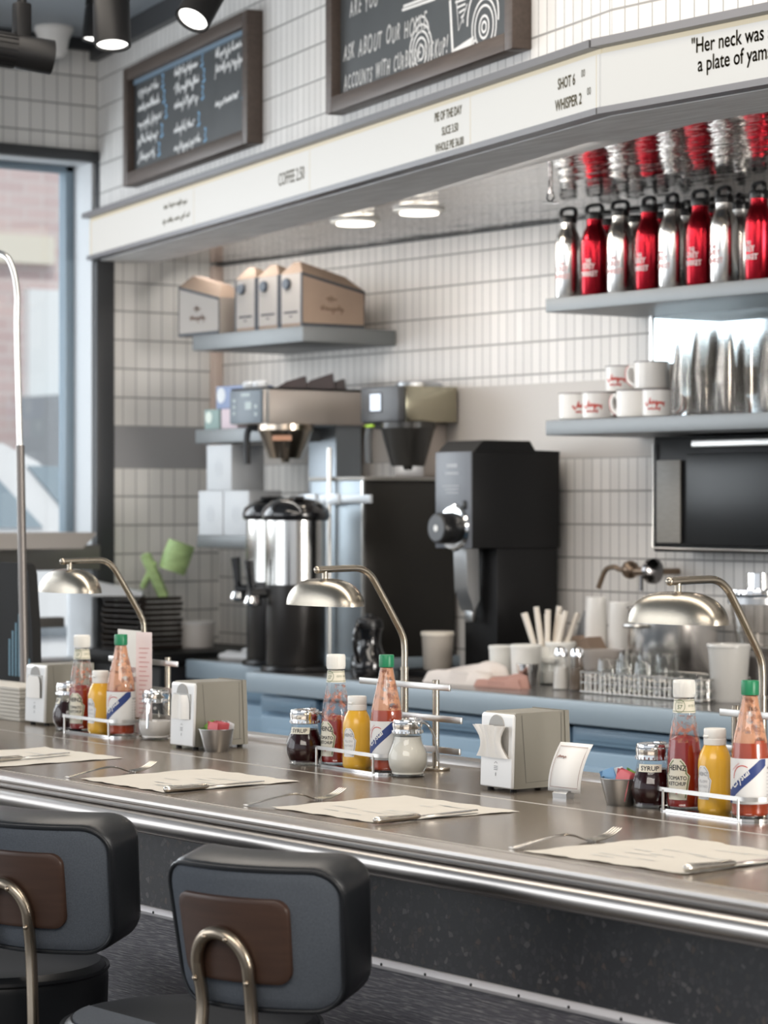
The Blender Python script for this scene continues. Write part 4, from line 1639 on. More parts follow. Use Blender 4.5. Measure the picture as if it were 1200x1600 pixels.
FORKM = mat('flatware steel', (.60, .575, .53), .22, 1)
for lab_, a, b in (('dinner fork left of the second placemat from left', (105, 1216), (221, 1206)), ('dinner fork between the two middle placemats', (384, 1260), (504, 1250)), ('nearest dinner fork, left of the right-hand placemat', (799, 1327), (938, 1314))):
    A_, B_ = place(*a), place(*b)
    make_fork(lab_, (A_.x, A_.y, CT), math.atan2(B_.y - A_.y, B_.x - A_.x) - PI / 2)


def make_knife(label, a, b):
    A_, B_ = place(*a), place(*b)
    L = .232
    g = G()
    pts = [(0, 0, .0055), (0, .002, .0058), (0, .010, .0062), (0, .03, .0058), (0, .06, .0053), (0, .09, .0052), (0, .098, .0050)]
    g.tube(pts, .006, 14, radii=[.0030, .0050, .0060, .0052, .0048, .0050, .0028], flat=1.15)
    bl = [(-.002, .097), (.0065, .104), (.0085, .15), (.0085, .20), (.006, .224), (-.004, .232), (-.0065, .215), (-.0060, .12), (-.004, .10)]
    g.prism([(x, y) for x, y in bl], .0042, .0054, 'z')
    o = obj('table_knife', g, FORKM, None, (A_.x, A_.y, CT + .0012), (0, 0, math.atan2(B_.y - A_.y, B_.x - A_.x) - PI / 2), smooth=50)
    return tag(o, label, 'knife', 'knives laid on the placemats')


make_knife('table knife on the second placemat from left', (257, 1240), (385, 1228))
make_knife('table knife on the second nearest placemat', (585, 1289), (757, 1270))
make_knife('nearest table knife on the right-hand placemat', (1070, 1365), (1178, 1352))
make_knife('table knife on the farthest left placemat', (-24, 1194), (95, 1182))
make_knife('short table knife before the paper stack at the left edge', (-62, 1128), (14, 1122))

# paper menu standing in the left rack
p = place(209, 1148)
mn = thing('paper_menu', 'white and pink folded paper menu standing behind the leftmost hot sauce', 'menu', (at(213, 1100, y=3.075).x, 3.075, CT))
g = G().box((-.062, .012, .116), (.120, .0016, .222), M=Matrix.Rotation(-.12, 4, 'Z'))
obj('front_panel', g, PAPER, mn)
g = G().box((.016, .006, .115), (.040, .0016, .220), M=Matrix.Rotation(.45, 4, 'Z'))
obj('side_panel', g, mat('pinkish paper', (.78, .66, .65), .8), mn)
g = G()
R1 = Matrix.Rotation(-.12, 4, 'Z')
fm = lambda x, z: R1 @ Vector((x, .012 - .0014, z))
put_text(g, 'GREY', .016, lambda x, y: fm(-.062 + x, .135 + y), 'LEFT', 1, .9, 0, .0003)
put_text(g, 'MARKET', .016, lambda x, y: fm(-.062 + x, .115 + y), 'LEFT', 1, .8, 0, .0003)
R2 = Matrix.Rotation(.45, 4, 'Z')
f4 = lambda x, z: R2 @ Vector((x, .006 - .0014, z))
for k in range(16): stroke(g, [(.004, .19 - .010 * k), (.030 - .004 * (k % 3), .19 - .010 * k)], .0022, f4)
obj('print', g, mat('faded red print', (.62, .34, .34), .7), mn)

# far left: paper stack, dark screen, tall pole
a = at(31, 1128, z=CT)
g = G()
for k in range(9): g.box((-.16, .05, .004 + .0088 * k), (.318 - .002 * (k % 3), .10, .0080), .0012)
tag(obj('placemat_stack', g, PAPERT, None, (a.x, a.y, CT + .0004)), 'stack of white paper placemats at the left edge beside the first dispenser', 'paper stack')
pp = at(26, 1000, y=3.16)
st_ = thing('order_screen', 'dark standing panel with blue bar graphics behind the paper stack', 'screen', (pp.x, 3.22, CT))
H_ = at(26, 880, y=3.19).z - CT
g = G().prism([(-.30, 0.0), (-.004, 0.0), (-.010, H_ * .55), (-.028, H_ * .93), (-.040, H_ * .985), (-.055, H_), (-.30, H_)], -.012, .012, 'y')
obj('panel', g, mat('matt black screen', (.020, .020, .020), .7, spec=.15), st_)
g = G()
for x, h_, in ((-.020, .045), (-.036, .075), (-.052, .125), (-.068, .152), (-.084, .13), (-.100, .11), (-.116, .09)):
    g.box((x - .004, -.0128, .085 + h_ / 2), (.008, .0012, h_))
obj('bar_graphic', g, mat('teal bars', (.10, .20, .26), .5), st_)
g = G().box((-.15, .02, .004), (.28, .09, .008), .002)
obj('foot', g, BLACKM, st_)

b0 = at(39, 1100, y=3.17)
b0.z = CT
tb = at(31.5, 696, y=3.17)
tt = at(27, 455, y=3.17)
po = thing('gooseneck_pole', 'tall brushed steel gooseneck pole rising from counter at the left edge', 'pole', (b0.x, 3.17, CT))
q = lambda v: Vector((v.x - b0.x, v.y - 3.17, v.z - CT))
obj('lower_tube', G().cyl((0, 0, .0), q(tb), .0105, 18), mat('grey steel tube', (.17, .155, .145), .4, .7), po)
top_ = [q(tb) - Vector((0, 0, .01)), q(tt) - Vector((0, 0, .10)), q(tt)]
w1, w2, w3 = at(18, 413, y=3.17), at(2, 396, y=3.17), at(-40, 388, y=3.17)
obj('upper_tube', G().tube(spl(top_ + [q(w1), q(w2), q(w3)], 8), .0072, 14), STEEL, po)
obj('base', G().lathe([(.001, 0), (.035, 0), (.036, .003), (.03, .008), (.012, .010), (.001, .010)], 24), STEEL, po)

# ------------------------------------------------------------------ bottles on the upper right shelf
REDM = mat('red anodised steel', (.33, .010, .020), .22, .9)
BSTEEL = mat('plain bottle steel', (.66, .65, .63), .20, 1)
BOT = [(.030, 0), (.0345, .002), (.0365, .006), (.0365, .148), (.0355, .160), (.0300, .178), (.0245, .190), (.0225, .198), (.0225, .212)]


def make_flask(label, loc, m, rz, red, group):
    t = thing('water_bottle', label, 'water bottle', loc, rz, group)
    body = obj('body', G().lathe([(.001, 0)] + BOT + [(.020, .2125)], 36), m, t)
    g = G().lathe([(.0205, .2115), (.0245, .2120), (.0250, .215), (.0250, .229), (.0240, .232), (.012, .234), (.001, .234)], 28)
    cap = obj('cap', g, BLACKP, t)
    g = G().tube(spl([(-.020, 0, .224), (-.028, 0, .236), (-.023, 0, .2495), (0, 0, .2530), (.023, 0, .2495), (.028, 0, .236), (.020, 0, .224)], 6), .0055, 8, flat=1.3)
    obj('loop', g, BLACKP, cap)
    f = cyl_fn(.0365, math.radians(-78) - rz, .0005)
    g = G()
    for txt, z, s in (('THE', .092, .013), ('GREY', .074, .022), ('MARKET', .054, .020)):
        put_text(g, txt, s, lambda x, y: f(x, z + y), 'CENTER', 1, .72, 0, .0006)
    obj('lettering', g, LABELW if red else mat('faint steel print', (.55, .30, .28), .4, .5), body)
    return t


FG = 'bottles lined up on the upper right shelf'
front = [(888, 's'), (929, 'r'), (969, 's'), (1014, 'r'), (1050, 's'), (1094, 'r'), (1131, 's'), (1186, 'r'), (1240, 's')]
names = ['leftmost', 'first', 'second', 'second', 'third', 'third', 'fourth', 'fourth', 'fifth']
protoR = protoS = None
ZT = 2.0765
lf = {0: 'plain steel bottle standing leftmost in the front row on the upper shelf',
      1: 'leftmost red bottle in the front row on the upper shelf',
      2: 'second plain steel bottle from left in the upper shelf front row',
      3: 'second red bottle from left in the upper shelf front row',
      4: 'third plain steel bottle from left in the upper shelf front row',
      5: 'third red bottle from left in the upper shelf front row',
      6: 'fourth plain steel bottle from left in the upper shelf front row',
      7: 'large-looking red bottle at the right picture edge, front row of upper shelf',
      8: 'plain steel bottle last at right, cut by the picture edge'}
rots = [.3, .4, .35, -.6, -.9, -.2, -.7, -.9, .2]
for i, (px, k) in enumerate(front[:8]):
    p = at(px, 440, y=4.915)
    red = k == 'r'
    src = protoR if red else protoS
    if src is None:
        o = make_flask(lf[i], (p.x, 4.915, ZT), REDM if red else BSTEEL, 0, red, FG)
        o.rotation_euler = (0, 0, rots[i] * .3)
        if red: protoR = o
        else: protoS = o
    else: dup(src, (p.x, 4.915, ZT), rots[i] * .3, lf[i])
lb_ = ['red bottle in the back row, seen between the first two front bottles from left', 'steel bottle in the back row behind the second steel bottle', 'red bottle in the back row behind the second red bottle', 'steel bottle in the back row behind the third steel bottle', 'red bottle in the back row, right of the third red bottle', 'steel bottle in the back row left of the right-edge red bottle']
for i, (px, k) in enumerate([(951, 'r'), (992, 's'), (1033, 'r'), (1072, 's'), (1112, 'r'), (1157, 's')]):
    p = at(px, 440, y=5.06)
    dup(protoR if k == 'r' else protoS, (p.x, 5.06, ZT), .5 - .3 * i, lb_[i])

# ------------------------------------------------------------------ mugs and cups on the lower right shelf
RIM = mat('dark mug rim', (.10, .06, .06), .4)
MRED = mat('red mug print', (.55, .07, .05), .4)


def make_mug(label, loc, rz):
    t = thing('enamel_mug', label, 'mug', loc, rz, 'white mugs on the lower right shelf')
    R, H = .047, .074
    b = obj('body', G().lathe([(.001, 0), (R - .006, 0), (R - .001, .004), (R, .010), (R, H), (R - .0025, H), (R - .003, .008), (.001, .006)], 36), WHITEC, t)
    obj('rim', G().lathe([(R - .003, H - .001), (R - .003, H + .0012), (R + .0008, H + .0012), (R + .0008, H - .0012)], 36, cap0=False, cap1=False), RIM, t)
    pts = spl([(R - .002, 0, .060), (R + .016, 0, .062), (R + .025, 0, .048), (R + .022, 0, .026), (R + .008, 0, .014), (R - .002, 0, .014)], 6)
    h = obj('handle', G().tube(pts, .0055, 10, flat=.9), WHITEC, t)
    g = G().tube([(p.x + .0018, p.y, p.z) for p in pts[4:-4]], .0050, 8, flat=.9)
    obj('red_edge', g, MRED, h)
    g = G()
    f = cyl_fn(R, math.radians(100), .0004)
    rnd = random.Random(8)
    f2 = cyl_fn(R, math.radians(-70), .0004)
    scribble(g, -.030, .034, .058, .018, .0036, f2, rnd)
    scribble(g, -.020, .020, .036, .007, .0025, f2, rnd)
    obj('print', g, MRED, b)
    return t


ZM = 1.7375
mugs = [('white mug at the left end of the lower shelf', 899, 4.92, ZM, .95),
        ('white mug with red edged handle, second from left on lower shelf', 936, 4.93, ZM, .1),
        ('white mug with red handwriting, third on the lower shelf below stacked mugs', 990, 4.91, ZM, 3.4),
        ('white mug right of the red-handwriting mug, next to the clear cups', 1030, 4.93, ZM, .2),
        ('white mug stacked on top, leftmost of the upper mugs', 972, 5.02, ZM + .0755, .1),
        ('white mug stacked on top with handle to the left', 1018, 4.93, ZM + .0755, 3.55),
        ('white mug stacked on top, behind at right next to clear cups', 1036, 5.04, ZM + .0755, 3.3),
        ('white mug at the back of the bottom layer, behind the red-handwriting mug', 968, 5.03, ZM, .3)]
mp0 = None
for lab_, px, yy, zz, rz in mugs:
    p = at(px, 640, y=yy)
    if mp0 is None: mp0 = make_mug(lab_, (p.x, yy, zz), rz)
    else: dup(mp0, (p.x, yy, zz), rz, lab_)
p = at(1034, 640, y=5.06)
dup(mp0, (p.x, 5.06, ZM), .3, 'white mug at the back of the bottom layer, next to the clear cups')

CUPP = thin_glass('clear cup plastic', (.985, .985, .983), .02, .12, .075, (.50, .48, .455))
stacks = [(1073, 528, 4.90, 'leftmost stack of clear cups'), (1103, 508, 4.93, 'tallest stack of clear cups, second from left'), (1127, 512, 5.04, 'stack of clear cups third from left, at back'), (1140, 530, 4.90, 'stack of clear cups in the middle front'), (1175, 520, 4.95, 'second stack of clear cups from the right edge'), (1211, 516, 4.905, 'stack of clear cups at the right picture edge')]
cup0 = None
for px, ytop, yy, lab_ in stacks:
    p, q = at(px, 640, y=yy), at(px, ytop, y=yy)
    n = max(4, int((q.z - ZM - .115) / .0085) + 1)
    for k in range(n):
        if cup0 is None:
            cup0 = obj('plastic_cup', G().lathe([(.0425, 0), (.0448, .0008), (.0448, .0034), (.0420, .0046), (.0410, .006), (.0300, .112), (.0285, .115), (.001, .1155)], 28, cap0=False), CUPP)
            o = cup0
        else:
            o = cup0.copy(); C.objects.link(o)
        o.location = (p.x, yy, ZM + k * .0085)
        tag(o, 'inverted clear plastic cup nested in the ' + lab_.replace('stack of clear cups', 'cup stack'), 'cup', 'cups in the ' + lab_)

# ------------------------------------------------------------------ coffee boxes
KRAFT = mat('kraft cardboard', (.31, .225, .17), .75, var=(12, .12))
KRAFTL = mat('light printed cardboard', (.38, .342, .31), .65)
KEDGE = mat('dark printed edge', (.045, .05, .06), .6)


def coffee_box(label, loc, rz, W=.118, D=.245):
    t = thing('coffee_box', label, 'coffee box', loc, rz, 'cardboard coffee boxes on the upper left shelf')
    hf, hb, pk = .168, .118, .205
    # front wall taller than the back, ridge roof folded on top
    g = G().prism([(-D / 2, 0), (D / 2, 0), (D / 2, hb), (-D / 2, hf)], -W / 2, W / 2, 'x')
    obj('body', g, KRAFT, t)
    v = [(-W / 2, -D / 2, hf), (W / 2, -D / 2, hf), (W / 2, D / 2, hb), (-W / 2, D / 2, hb), (-.018, -D / 2 + .022, pk), (.018, -D / 2 + .022, pk), (.018, D / 2 - .05, pk - .040), (-.018, D / 2 - .05, pk - .040)]
    f = [(0, 1, 5, 4), (1, 2, 6, 5), (2, 3, 7, 6), (3, 0, 4, 7), (4, 5, 6, 7), (3, 2, 1, 0)]
    obj('roof', G().add(v, f), KRAFT, t, smooth=0)
    g = G().box((0, -D / 2 - .0008, hf / 2 + .004), (W - .012, .0012, hf - .012))
    fr = obj('front_print', g, KRAFTL, t)
    g = G()
    for sx_ in (-1, 1): g.box((sx_ * (W / 2 - .002), -D / 2 - .0006, hf / 2), (.0090, .0022, hf))
    g.prism([(-D / 2, hf - .009), (-D / 2, hf), (D / 2, hb), (D / 2, hb - .009)], W / 2 - .001, W / 2 + .001, 'x')
    g.box((W / 2, 0, .005), (.002, D, .010))
    g.box((W / 2, D / 2 - .002, hb / 2), (.002, .004, hb))
    obj('dark_edge', g, KEDGE, t)
    g = G().lathe([(.001, -.012), (.016, -.012), (.018, -.009), (.018, 0), (.001, 0)], 24, M=Matrix.Translation((-.018, -D / 2 - .0005, .135)) @ Matrix.Rotation(-PI / 2, 4, 'X'))
    obj('spout_cap', g, mat('dark blue cap', (.045, .055, .075), .4), t)
    fn = lambda x, z: Vector((x, -D / 2 - .0022, z))
    g = G()
    stroke(g, [(-.038, .045), (.038, .045)], .006, fn)
    stroke(g, [(-.008, .032), (.008, .032)], .004, fn)
    obj('lettering', g, INK, fr)
    fs = lambda y, z: Vector((W / 2 + .0012, y, z))
    g = G()
    r_ = random.Random(4)
    scribble(g, -.055, .052, .095, .020, .0034, fs, r_)
    scribble(g, -.030, .085, .040, .012, .003, fs, r_)
    obj('script_print', g, mat('brown print', (.16, .10, .07), .7), t)
    fs2 = lambda y, z: Vector((-W / 2 - .0012, -y, z))
    return t


ZB = 2.0625
c4 = at(472, 500, y=4.835).x
bx = coffee_box('rightmost cardboard coffee box on upper shelf, its brown side showing', (c4 - .062, 4.837 + .1225, ZB), 0)
dup(bx, (c4 - .062 - .128, 4.837 + .1225, ZB), 0, 'cardboard coffee box third from left on the upper shelf')
dup(bx, (c4 - .062 - .256, 4.837 + .1225, ZB), 0, 'cardboard coffee box second from left on the upper shelf')
b1_ = coffee_box('leftmost cardboard coffee box, turned so its long pale side faces out', (at(334, 500, y=4.9).x + .005, 4.837 + .060, ZB), -PI / 2)
for c in b1_.children:
    if c.name.startswith('body'):
        c.data.materials[0] = KRAFTL

# left small shelves: boxes
def carton(label, c, s, col, grp, ring=None, face=None):
    o = obj('carton', G().box((0, 0, s[2] / 2), s, .002), mat('carton %s' % label[:22], col, .55), None, c)
    tag(o, label, 'box', grp)
    if ring:
        g = G()
        fn = lambda x, z: Vector((x, -s[1] / 2 - .0006, z))
        for r in (.026, .019): stroke(g, [(r * .8 * math.cos(a * PI / 12), s[2] * .48 + r * math.sin(a * PI / 12)) for a in range(25)], .002, fn)
        stroke(g, [(0, s[2] * .48 - .011), (0, s[2] * .48 + .011)], .006, fn)
        obj('emblem', g, mat('pale grey print', (.55, .57, .60), .6), o)
    if face:
        g = G().lathe([(.001, 0), (face[0], 0), (face[0], .0008), (.001, .0008)], 20, M=Matrix.Translation((face[1], -s[1] / 2 - .0004, face[2])) @ Matrix.Rotation(PI / 2, 4, 'X'))
        obj('round_print', g, mat(face[3], face[4], .6), o)
    return o


WB = (.62, .635, .65)
GB = 'white boxes on the lowest left shelf'
yb = 4.935
sB = 1.4025
wpx = at(328, 800, y=yb).x
bw = .148
carton('white box at left on the lowest small shelf, round grey emblem', (at(329, 800, y=4.87).x, 4.935, sB), (bw - .002, .13, .146), WB, GB, True)
carton('white box at right on the lowest small shelf, beside the coffee urn', (at(329, 800, y=4.87).x + bw + .004, 4.935, sB), (bw - .002, .13, .146), WB, GB, True)
carton('white box standing on top of the two lower white boxes', (at(342, 730, y=4.87).x, 4.935, sB + .147), (bw, .13, .150), WB, GB, True)
GA = 'small colourful boxes on the left shelf'
sA = 1.7525
carton('green box with pale disc on the small left shelf', (at(325, 650, y=4.87).x, 4.93, sA), (.088, .09, .066), (.26, .36, .34), GA, None, (.020, -.018, .040, 'pale disc', (.72, .78, .70)))
carton('pink box on the small left shelf beside the green box', (at(352, 650, y=4.87).x, 4.93, sA), (.095, .09, .066), (.66, .54, .58), GA)
carton('blue box with round pale print lying on the pink box', (at(358, 620, y=4.87).x, 4.93, sA + .0665), (.20, .09, .074), (.27, .33, .50), GA, None, (.026, -.070, .044, 'pale round print', (.72, .74, .76)))

# ------------------------------------------------------------------ coffee brewers
BRZ = mat('warm stainless panel', (.50, .45, .41), .36, .55, bump=(30, .08, (30, 1, 30)))
BPANEL = mat('blue grey control panel', (.12, .15, .18), .40)
GPANEL = mat('graphite panel', (.085, .088, .095), .38)


def basket(parent, c, m, handle_m, hd, R=.072, h=.10, tag_m=None):
    g = G().lathe([(.001, -h - .012), (.012, -h - .012), (.016, -h), (R * .58, -h), (R * .62, -h + .004), (R * .98, -.022), (R * 1.02, -.018), (R * 1.02, 0), (.001, 0)], 32, c)
    b = obj('brew_basket', g, m, parent)
    d = Vector(hd).normalized()
    o = Vector(c)
    g = G().tube(spl([o + d * (R * .95) + Vector((0, 0, -.012)), o + d * (R + .030) + Vector((0, 0, -.010)), o + d * (R + .042) + Vector((0, 0, -.04)), o + d * (R + .040) + Vector((0, 0, -.125))], 6), .011, 10, flat=.75)
    obj('handle', g, handle_m, b)
    return b


xr = at(412, 630, y=4.75).x
xl = at(362, 630, y=4.75).x
wL = xr - xl
b1 = thing('coffee_brewer', 'stainless coffee brewer at left with blue grey control panel, long head', 'coffee brewer', ((xl + xr) / 2, 4.95, WT))
H0, H1 = 1.757 - WT, 1.866 - WT
g = G().box((0, 0, (H0 + H1) / 2), (wL, .40, H1 - H0), .004)
obj('head', g, BRZ, b1)
g = G().box((0, -.204, (H0 + H1) / 2), (wL - .004, .012, H1 - H0 - .004), .004)
cp = obj('control_panel', g, BPANEL, b1)
BTN = mat('pale buttons', (.34, .40, .40), .4)
obj('display', G().box((.020, -.2105, H0 + .058), (.036, .002, .024)), BTN, cp)
obj('badge', G().box((.004, -.2105, H0 + .092), (.05, .002, .010)), BTN, cp)
for k in range(3): obj('button', G().box((-.060, -.2105, H0 + .035 + .02 * k), (.014, .002, .010)), BTN, cp)
for k in range(2): obj('button', G().box((.062, -.2105, H0 + .030 + .024 * k), (.012, .002, .012)), BTN, cp)
g = G().box((wL / 2 + .001, -.188, (H0 + H1) / 2), (.006, .014, H1 - H0 + .002))
obj('bright_edge', g, STEEL, b1)
g = G().box((0, 0, H1 + .003), (wL + .004, .404, .006), .001)
obj('top_lid', g, BLACKM, b1)
g = G().box((0, .14, H0 / 2), (wL - .03, .10, H0))
obj('column', g, mat('grey blue column steel', (.30, .33, .36), .45, .7), b1)
g = G().box((0, .15, .012), (wL, .08, .024), .004)
obj('base', g, BLACKM, b1)
bk = basket(b1, (.030, -.075, H0), mat('bronze steel basket', (.50, .42, .34), .20, 1), BLACKP, (-1, -.75, 0), .088, .108)
g = G()
wrap(g, lambda x, z: Vector((.030 + .0845 * math.cos(-.75 + x / .08), -.075 + .0845 * math.sin(-.75 + x / .08), z)), [(H0 - .052, -.03, .03), (H0 - .036, -.03, .03)], 8)
obj('copper_label', g, mat('copper label', (.50, .26, .16), .4), bk)
# bags and cups lying on the brewer
for i, (dx, dy, h, w) in enumerate(((.0, -.03, .040, .10), (.03, .05, .050, .11), (.0, .13, .036, .09))):
    g = G().prism([(-w / 2, 0), (w / 2, 0), (w / 2 - .005, h), (-w / 2 + .035, h * .55)], -.045, .045, 'y')
    tag(obj('coffee_bag', g, mat('dark coffee bag', (.035, .018, .018), .35), None, ((xl + xr) / 2 + dx, 4.95 + dy, WT + H1 + .0065), (0, 0, .9)), 'dark coffee bag lying on the left brewer, %s of the three' % ('nearest the control panel', 'middle', 'farthest back')[i], 'coffee bag', 'dark bags on the brewer')
for i in range(2):
    g = G().lathe([(.001, 0), (.022, 0), (.026, .012), (.020, .022), (.001, .024)], 18)
    tag(obj('sample_cup', g, mat('clear white lid', (.72, .74, .76), .25), None, (xl + .045 + .058 * i, 4.79, WT + H1 + .0065)), 'small pale cup on top of the left brewer, %s' % ('left one above the control panel', 'right one near the bags')[i], 'cup', 'pale cups on the brewer')

# right brewer on a steel cabinet
XR = -6.54
cab = thing('steel_cabinet', 'tall steel cabinet with black side and pale blue reflecting front', 'cabinet', (XR - .14, 5.01, WT))
CW, CD, CH = .275, .35, 1.578 - WT
CX = 0
g = G().box((0, 0, CH / 2), (CW, CD, CH), .003)
obj('body', g, mat('black side panel', (.030, .028, .025), .35, .3), cab)
g = G().box((0, -CD / 2 - .002, CH / 2), (CW - .004, .006, CH - .004), .001)
obj('front_panel', g, mat('pale steel front', (.33, .375, .41), .46, .7), cab)
g = G().box((CW / 2 - .004, -CD / 2 - .005, CH / 2), (.008, .008, CH))
obj('corner_strip', g, STEEL, cab)
g = G().box((.0, -CD / 2 - .014, CH - .058), (CW + .10, .012, .026), .002)
for xx in (-.12, .0): g.box((xx, -CD / 2 - .022, CH - .058), (.070, .010, .034), .003)
obj('sight_glass_bracket', g, mat('pale bracket', (.50, .53, .56), .4, .3), cab)
g = G().cyl((-.02, -CD / 2 - .020, .02), (-.02, -CD / 2 - .020, CH + .10), .0075, 12)
obj('sight_glass', g, STEEL, cab)
g = G().box((0, 0, CH + .004), (CW + .02, CD + .02, .012), .002)
obj('shelf_top', g, mat('matt shelf steel', (.30, .29, .27), .55, .5), cab)
g = G().box((-.02, -.01, .018), (CW + .05, CD + .05, .034), .003)
obj('plinth', g, BLUEL, cab)

b2_ = thing('coffee_brewer', 'second coffee brewer with small lit screen, right of the long brewer head', 'coffee brewer', (XR - .10, 5.07, WT + CH + .0105))
zo = WT + CH + .0105
h0, h1 = 1.757 - zo, 1.868 - zo
g = G().box((0, .02, (h0 + h1) / 2), (.20, .20, h1 - h0), .004)
obj('head', g, mat('olive steel head', (.40, .37, .28), .2, 1), b2_)
g = G().box((-.004, -.092, (h0 + h1) / 2), (.196, .030, h1 - h0), .008)
cp2 = obj('control_panel', g, GPANEL, b2_)
g = G().box((-.020, -.1075, (h0 + h1) / 2 + .006), (.066, .002, .062), .0005)
obj('bezel', g, BLACKP, cp2)
g = G().box((-.020, -.109, (h0 + h1) / 2 + .006), (.054, .001, .052))
obj('lit_screen', g, mat('lit screen', (.6, .66, .75), .2, emis=((.70, .78, .92), .75)), cp2)
g = G().lathe([(.001, 0), (.075, 0), (.072, .012), (.03, .020), (.001, .022)], 28, (0.02, .03, h1))
obj('top_cap', g, STEELV, b2_)
g = G().box((-.03, .075, h0 / 2), (.15, .09, h0), .003)
obj('column', g, BRZ, b2_)
bb = basket(b2_, (.03, -.02, h0), mat('smoked black plastic', (.035, .033, .030), .25), mat('graphite handle', (.10, .105, .11), .35), (-1, -.8, 0), .085, .135)
g = G().box((-.055, -.103, h0 - .010), (.040, .012, .009), .003)
obj('green_tab', g, mat('lime green tab', (.45, .72, .04), .4), bb)

# coffee urns
def make_urn(label, loc, rz, sc=1.0):
    t = thing('coffee_urn', label, 'coffee urn', loc, rz, 'tall coffee urns on the work counter')
    obj('lower_body', G().lathe([(.001, .016), (.088, .016), (.090, .02), (.090, .26), (.001, .26)], 36), mat('black urn lower body', (.022, .020, .019), .3, .2), t)
    obj('upper_body', G().lathe([(.088, .26), (.0915, .262), (.0915, .455), (.088, .458)], 40), mat('urn steel', (.56, .55, .53), .16, 1), t)
    g = G().lathe([(.001, .455), (.098, .455), (.103, .462), (.104, .475), (.098, .492), (.075, .512), (.045, .520), (.001, .522)], 36)
    lid = obj('lid', g, BLACKG, t)
    g = G().box((.02, 0, .523), (.11, .030, .010), .004)
    obj('lid_handle', g, BLACKP, lid)
    g = G().lathe([(.001, 0), (.105, 0), (.108, .006), (.100, .016), (.001, .017)], 32)
    obj('base', g, BLACKP, t)
    g = G().cyl((0, -.088, .235), (0, -.135, .235), .015, 14)
    g.cyl((0, -.130, .250), (0, -.130, .195), .014, 14, r2=.011)
    tp = obj('tap', g, BLACKP, t)
    g = G().cyl((0, -.133, .248), (0, -.142, .335), .0105, 12, r2=.015)
    obj('tap_handle', g, BLACKG, tp)
    g = G().lathe([(.012, .196), (.028, .200), (.030, .208), (.022, .226), (.010, .232)], 20, (0, -.130, 0))
    obj('tap_collar', g, CHROME, tp)
    return t


p = at(438, 1035, y=4.80)
u1 = make_urn('left coffee urn, chrome middle and black lid, tap pointing left', (at(430, 1030, y=4.80).x, 4.80, WT), math.radians(-62))
dup(u1, (at(462, 1030, y=4.66).x, 4.66, WT), math.radians(-25), 'right coffee urn, standing in front of the pale steel cabinet')

# coffee grinder
gx1 = -6.005
gl, gr = at(682, 760, y=4.82).x, gx1
gw = gr - gl
gd = 5.15 - 4.82
gr_ = thing('coffee_grinder', 'tall black coffee grinder with round dial beside the tiled wall', 'coffee grinder', ((gl + gr) / 2, 4.82 + gd / 2, WT))
z1, z2 = 1.377 - WT, 1.655 - WT
g = G().box((0, 0, (z1 + z2) / 2), (gw, gd, z2 - z1), .003)
obj('housing', g, BLACKM, gr_)
g = G().box((0, -gd / 2 - .002, (z1 + z2) / 2), (gw - .002, .006, z2 - z1), .002)
fp = obj('front_plate', g, mat('grey blue front plate', (.135, .145, .165), .4), gr_)
g = G()
g.box((-.004, -gd / 2 - .0055, z2 - .040), (.048, .001, .010)); g.box((-.004, -gd / 2 - .0055, z2 - .062), (.060, .001, .006))
for k in range(3): g.box((-.010 + .004 * k, -gd / 2 - .0055, z2 - .098 - .010 * k), (.075 - .01 * k, .001, .003))
obj('print', g, mat('pale grey print on grinder', (.40, .41, .43), .5), fp)
g = G().prism([(-gd / 2 + .006, z2), (-gd / 2 + .040, z2 + .033), (gd / 2 - .115, z2 + .033), (gd / 2 - .095, z2 + .006), (gd / 2, z2 + .004), (gd / 2, z2)], -gw / 2, gw / 2, 'x')
obj('hopper_lid', g, BLACKM, gr_)
dm = Matrix.Translation((.008, -gd / 2 - .004, z1 + .058)) @ Matrix.Rotation(PI / 2, 4, 'X')
obj('dial_ring', G().lathe([(.001, 0), (.066, 0), (.068, .004), (.062, .010), (.050, .012), (.001, .012)], 36, M=dm), CHROME, gr_)
dl = obj('dial', G().lathe([(.001, .010), (.044, .010), (.046, .014), (.044, .062), (.040, .068), (.001, .069)], 32, M=dm), BLACKP, gr_)
obj('dial_face', G().lathe([(.001, .0685), (.038, .0685), (.036, .0705), (.001, .0705)], 28, M=dm), mat('grey dial face', (.10, .105, .115), .5), dl)
obj('dial_mark', G().lathe([(.001, .070), (.010, .070), (.009, .0716), (.001, .0716)], 16, M=dm), LABELW, dl)
obj('switch', G().box((.055, -gd / 2 - .008, z1 + .125), (.016, .010, .024), .003), BLACKP, gr_)
g = G().box((gw * .0 + .004, .045, z1 / 2), (gw - .016, gd - .10, z1), .003)
obj('stand', g, BLACKM, gr_)
g = G().prism([(-.145, z1), (-.100, z1), (-.095, z1 - .15), (-.115, z1 - .185), (-.140, z1 - .12)], -.030, .030, 'x')
g.box((0, -.105, z1 - .19), (.034, .022, .05), .004)
obj('spout', g, STEELV, gr_)
g = G().box((-.055, -.02, .009), (gw + .13, gd + .06, .018), .003)
obj('base', g, BLACKM, gr_)

# ------------------------------------------------------------------ small things on the work counter
def single(name, g, m, label, cat, loc, rz=0., group=None, smooth=35):
    return tag(obj(name, g, m, None, loc, (0, 0, rz), smooth=smooth), label, cat, group)


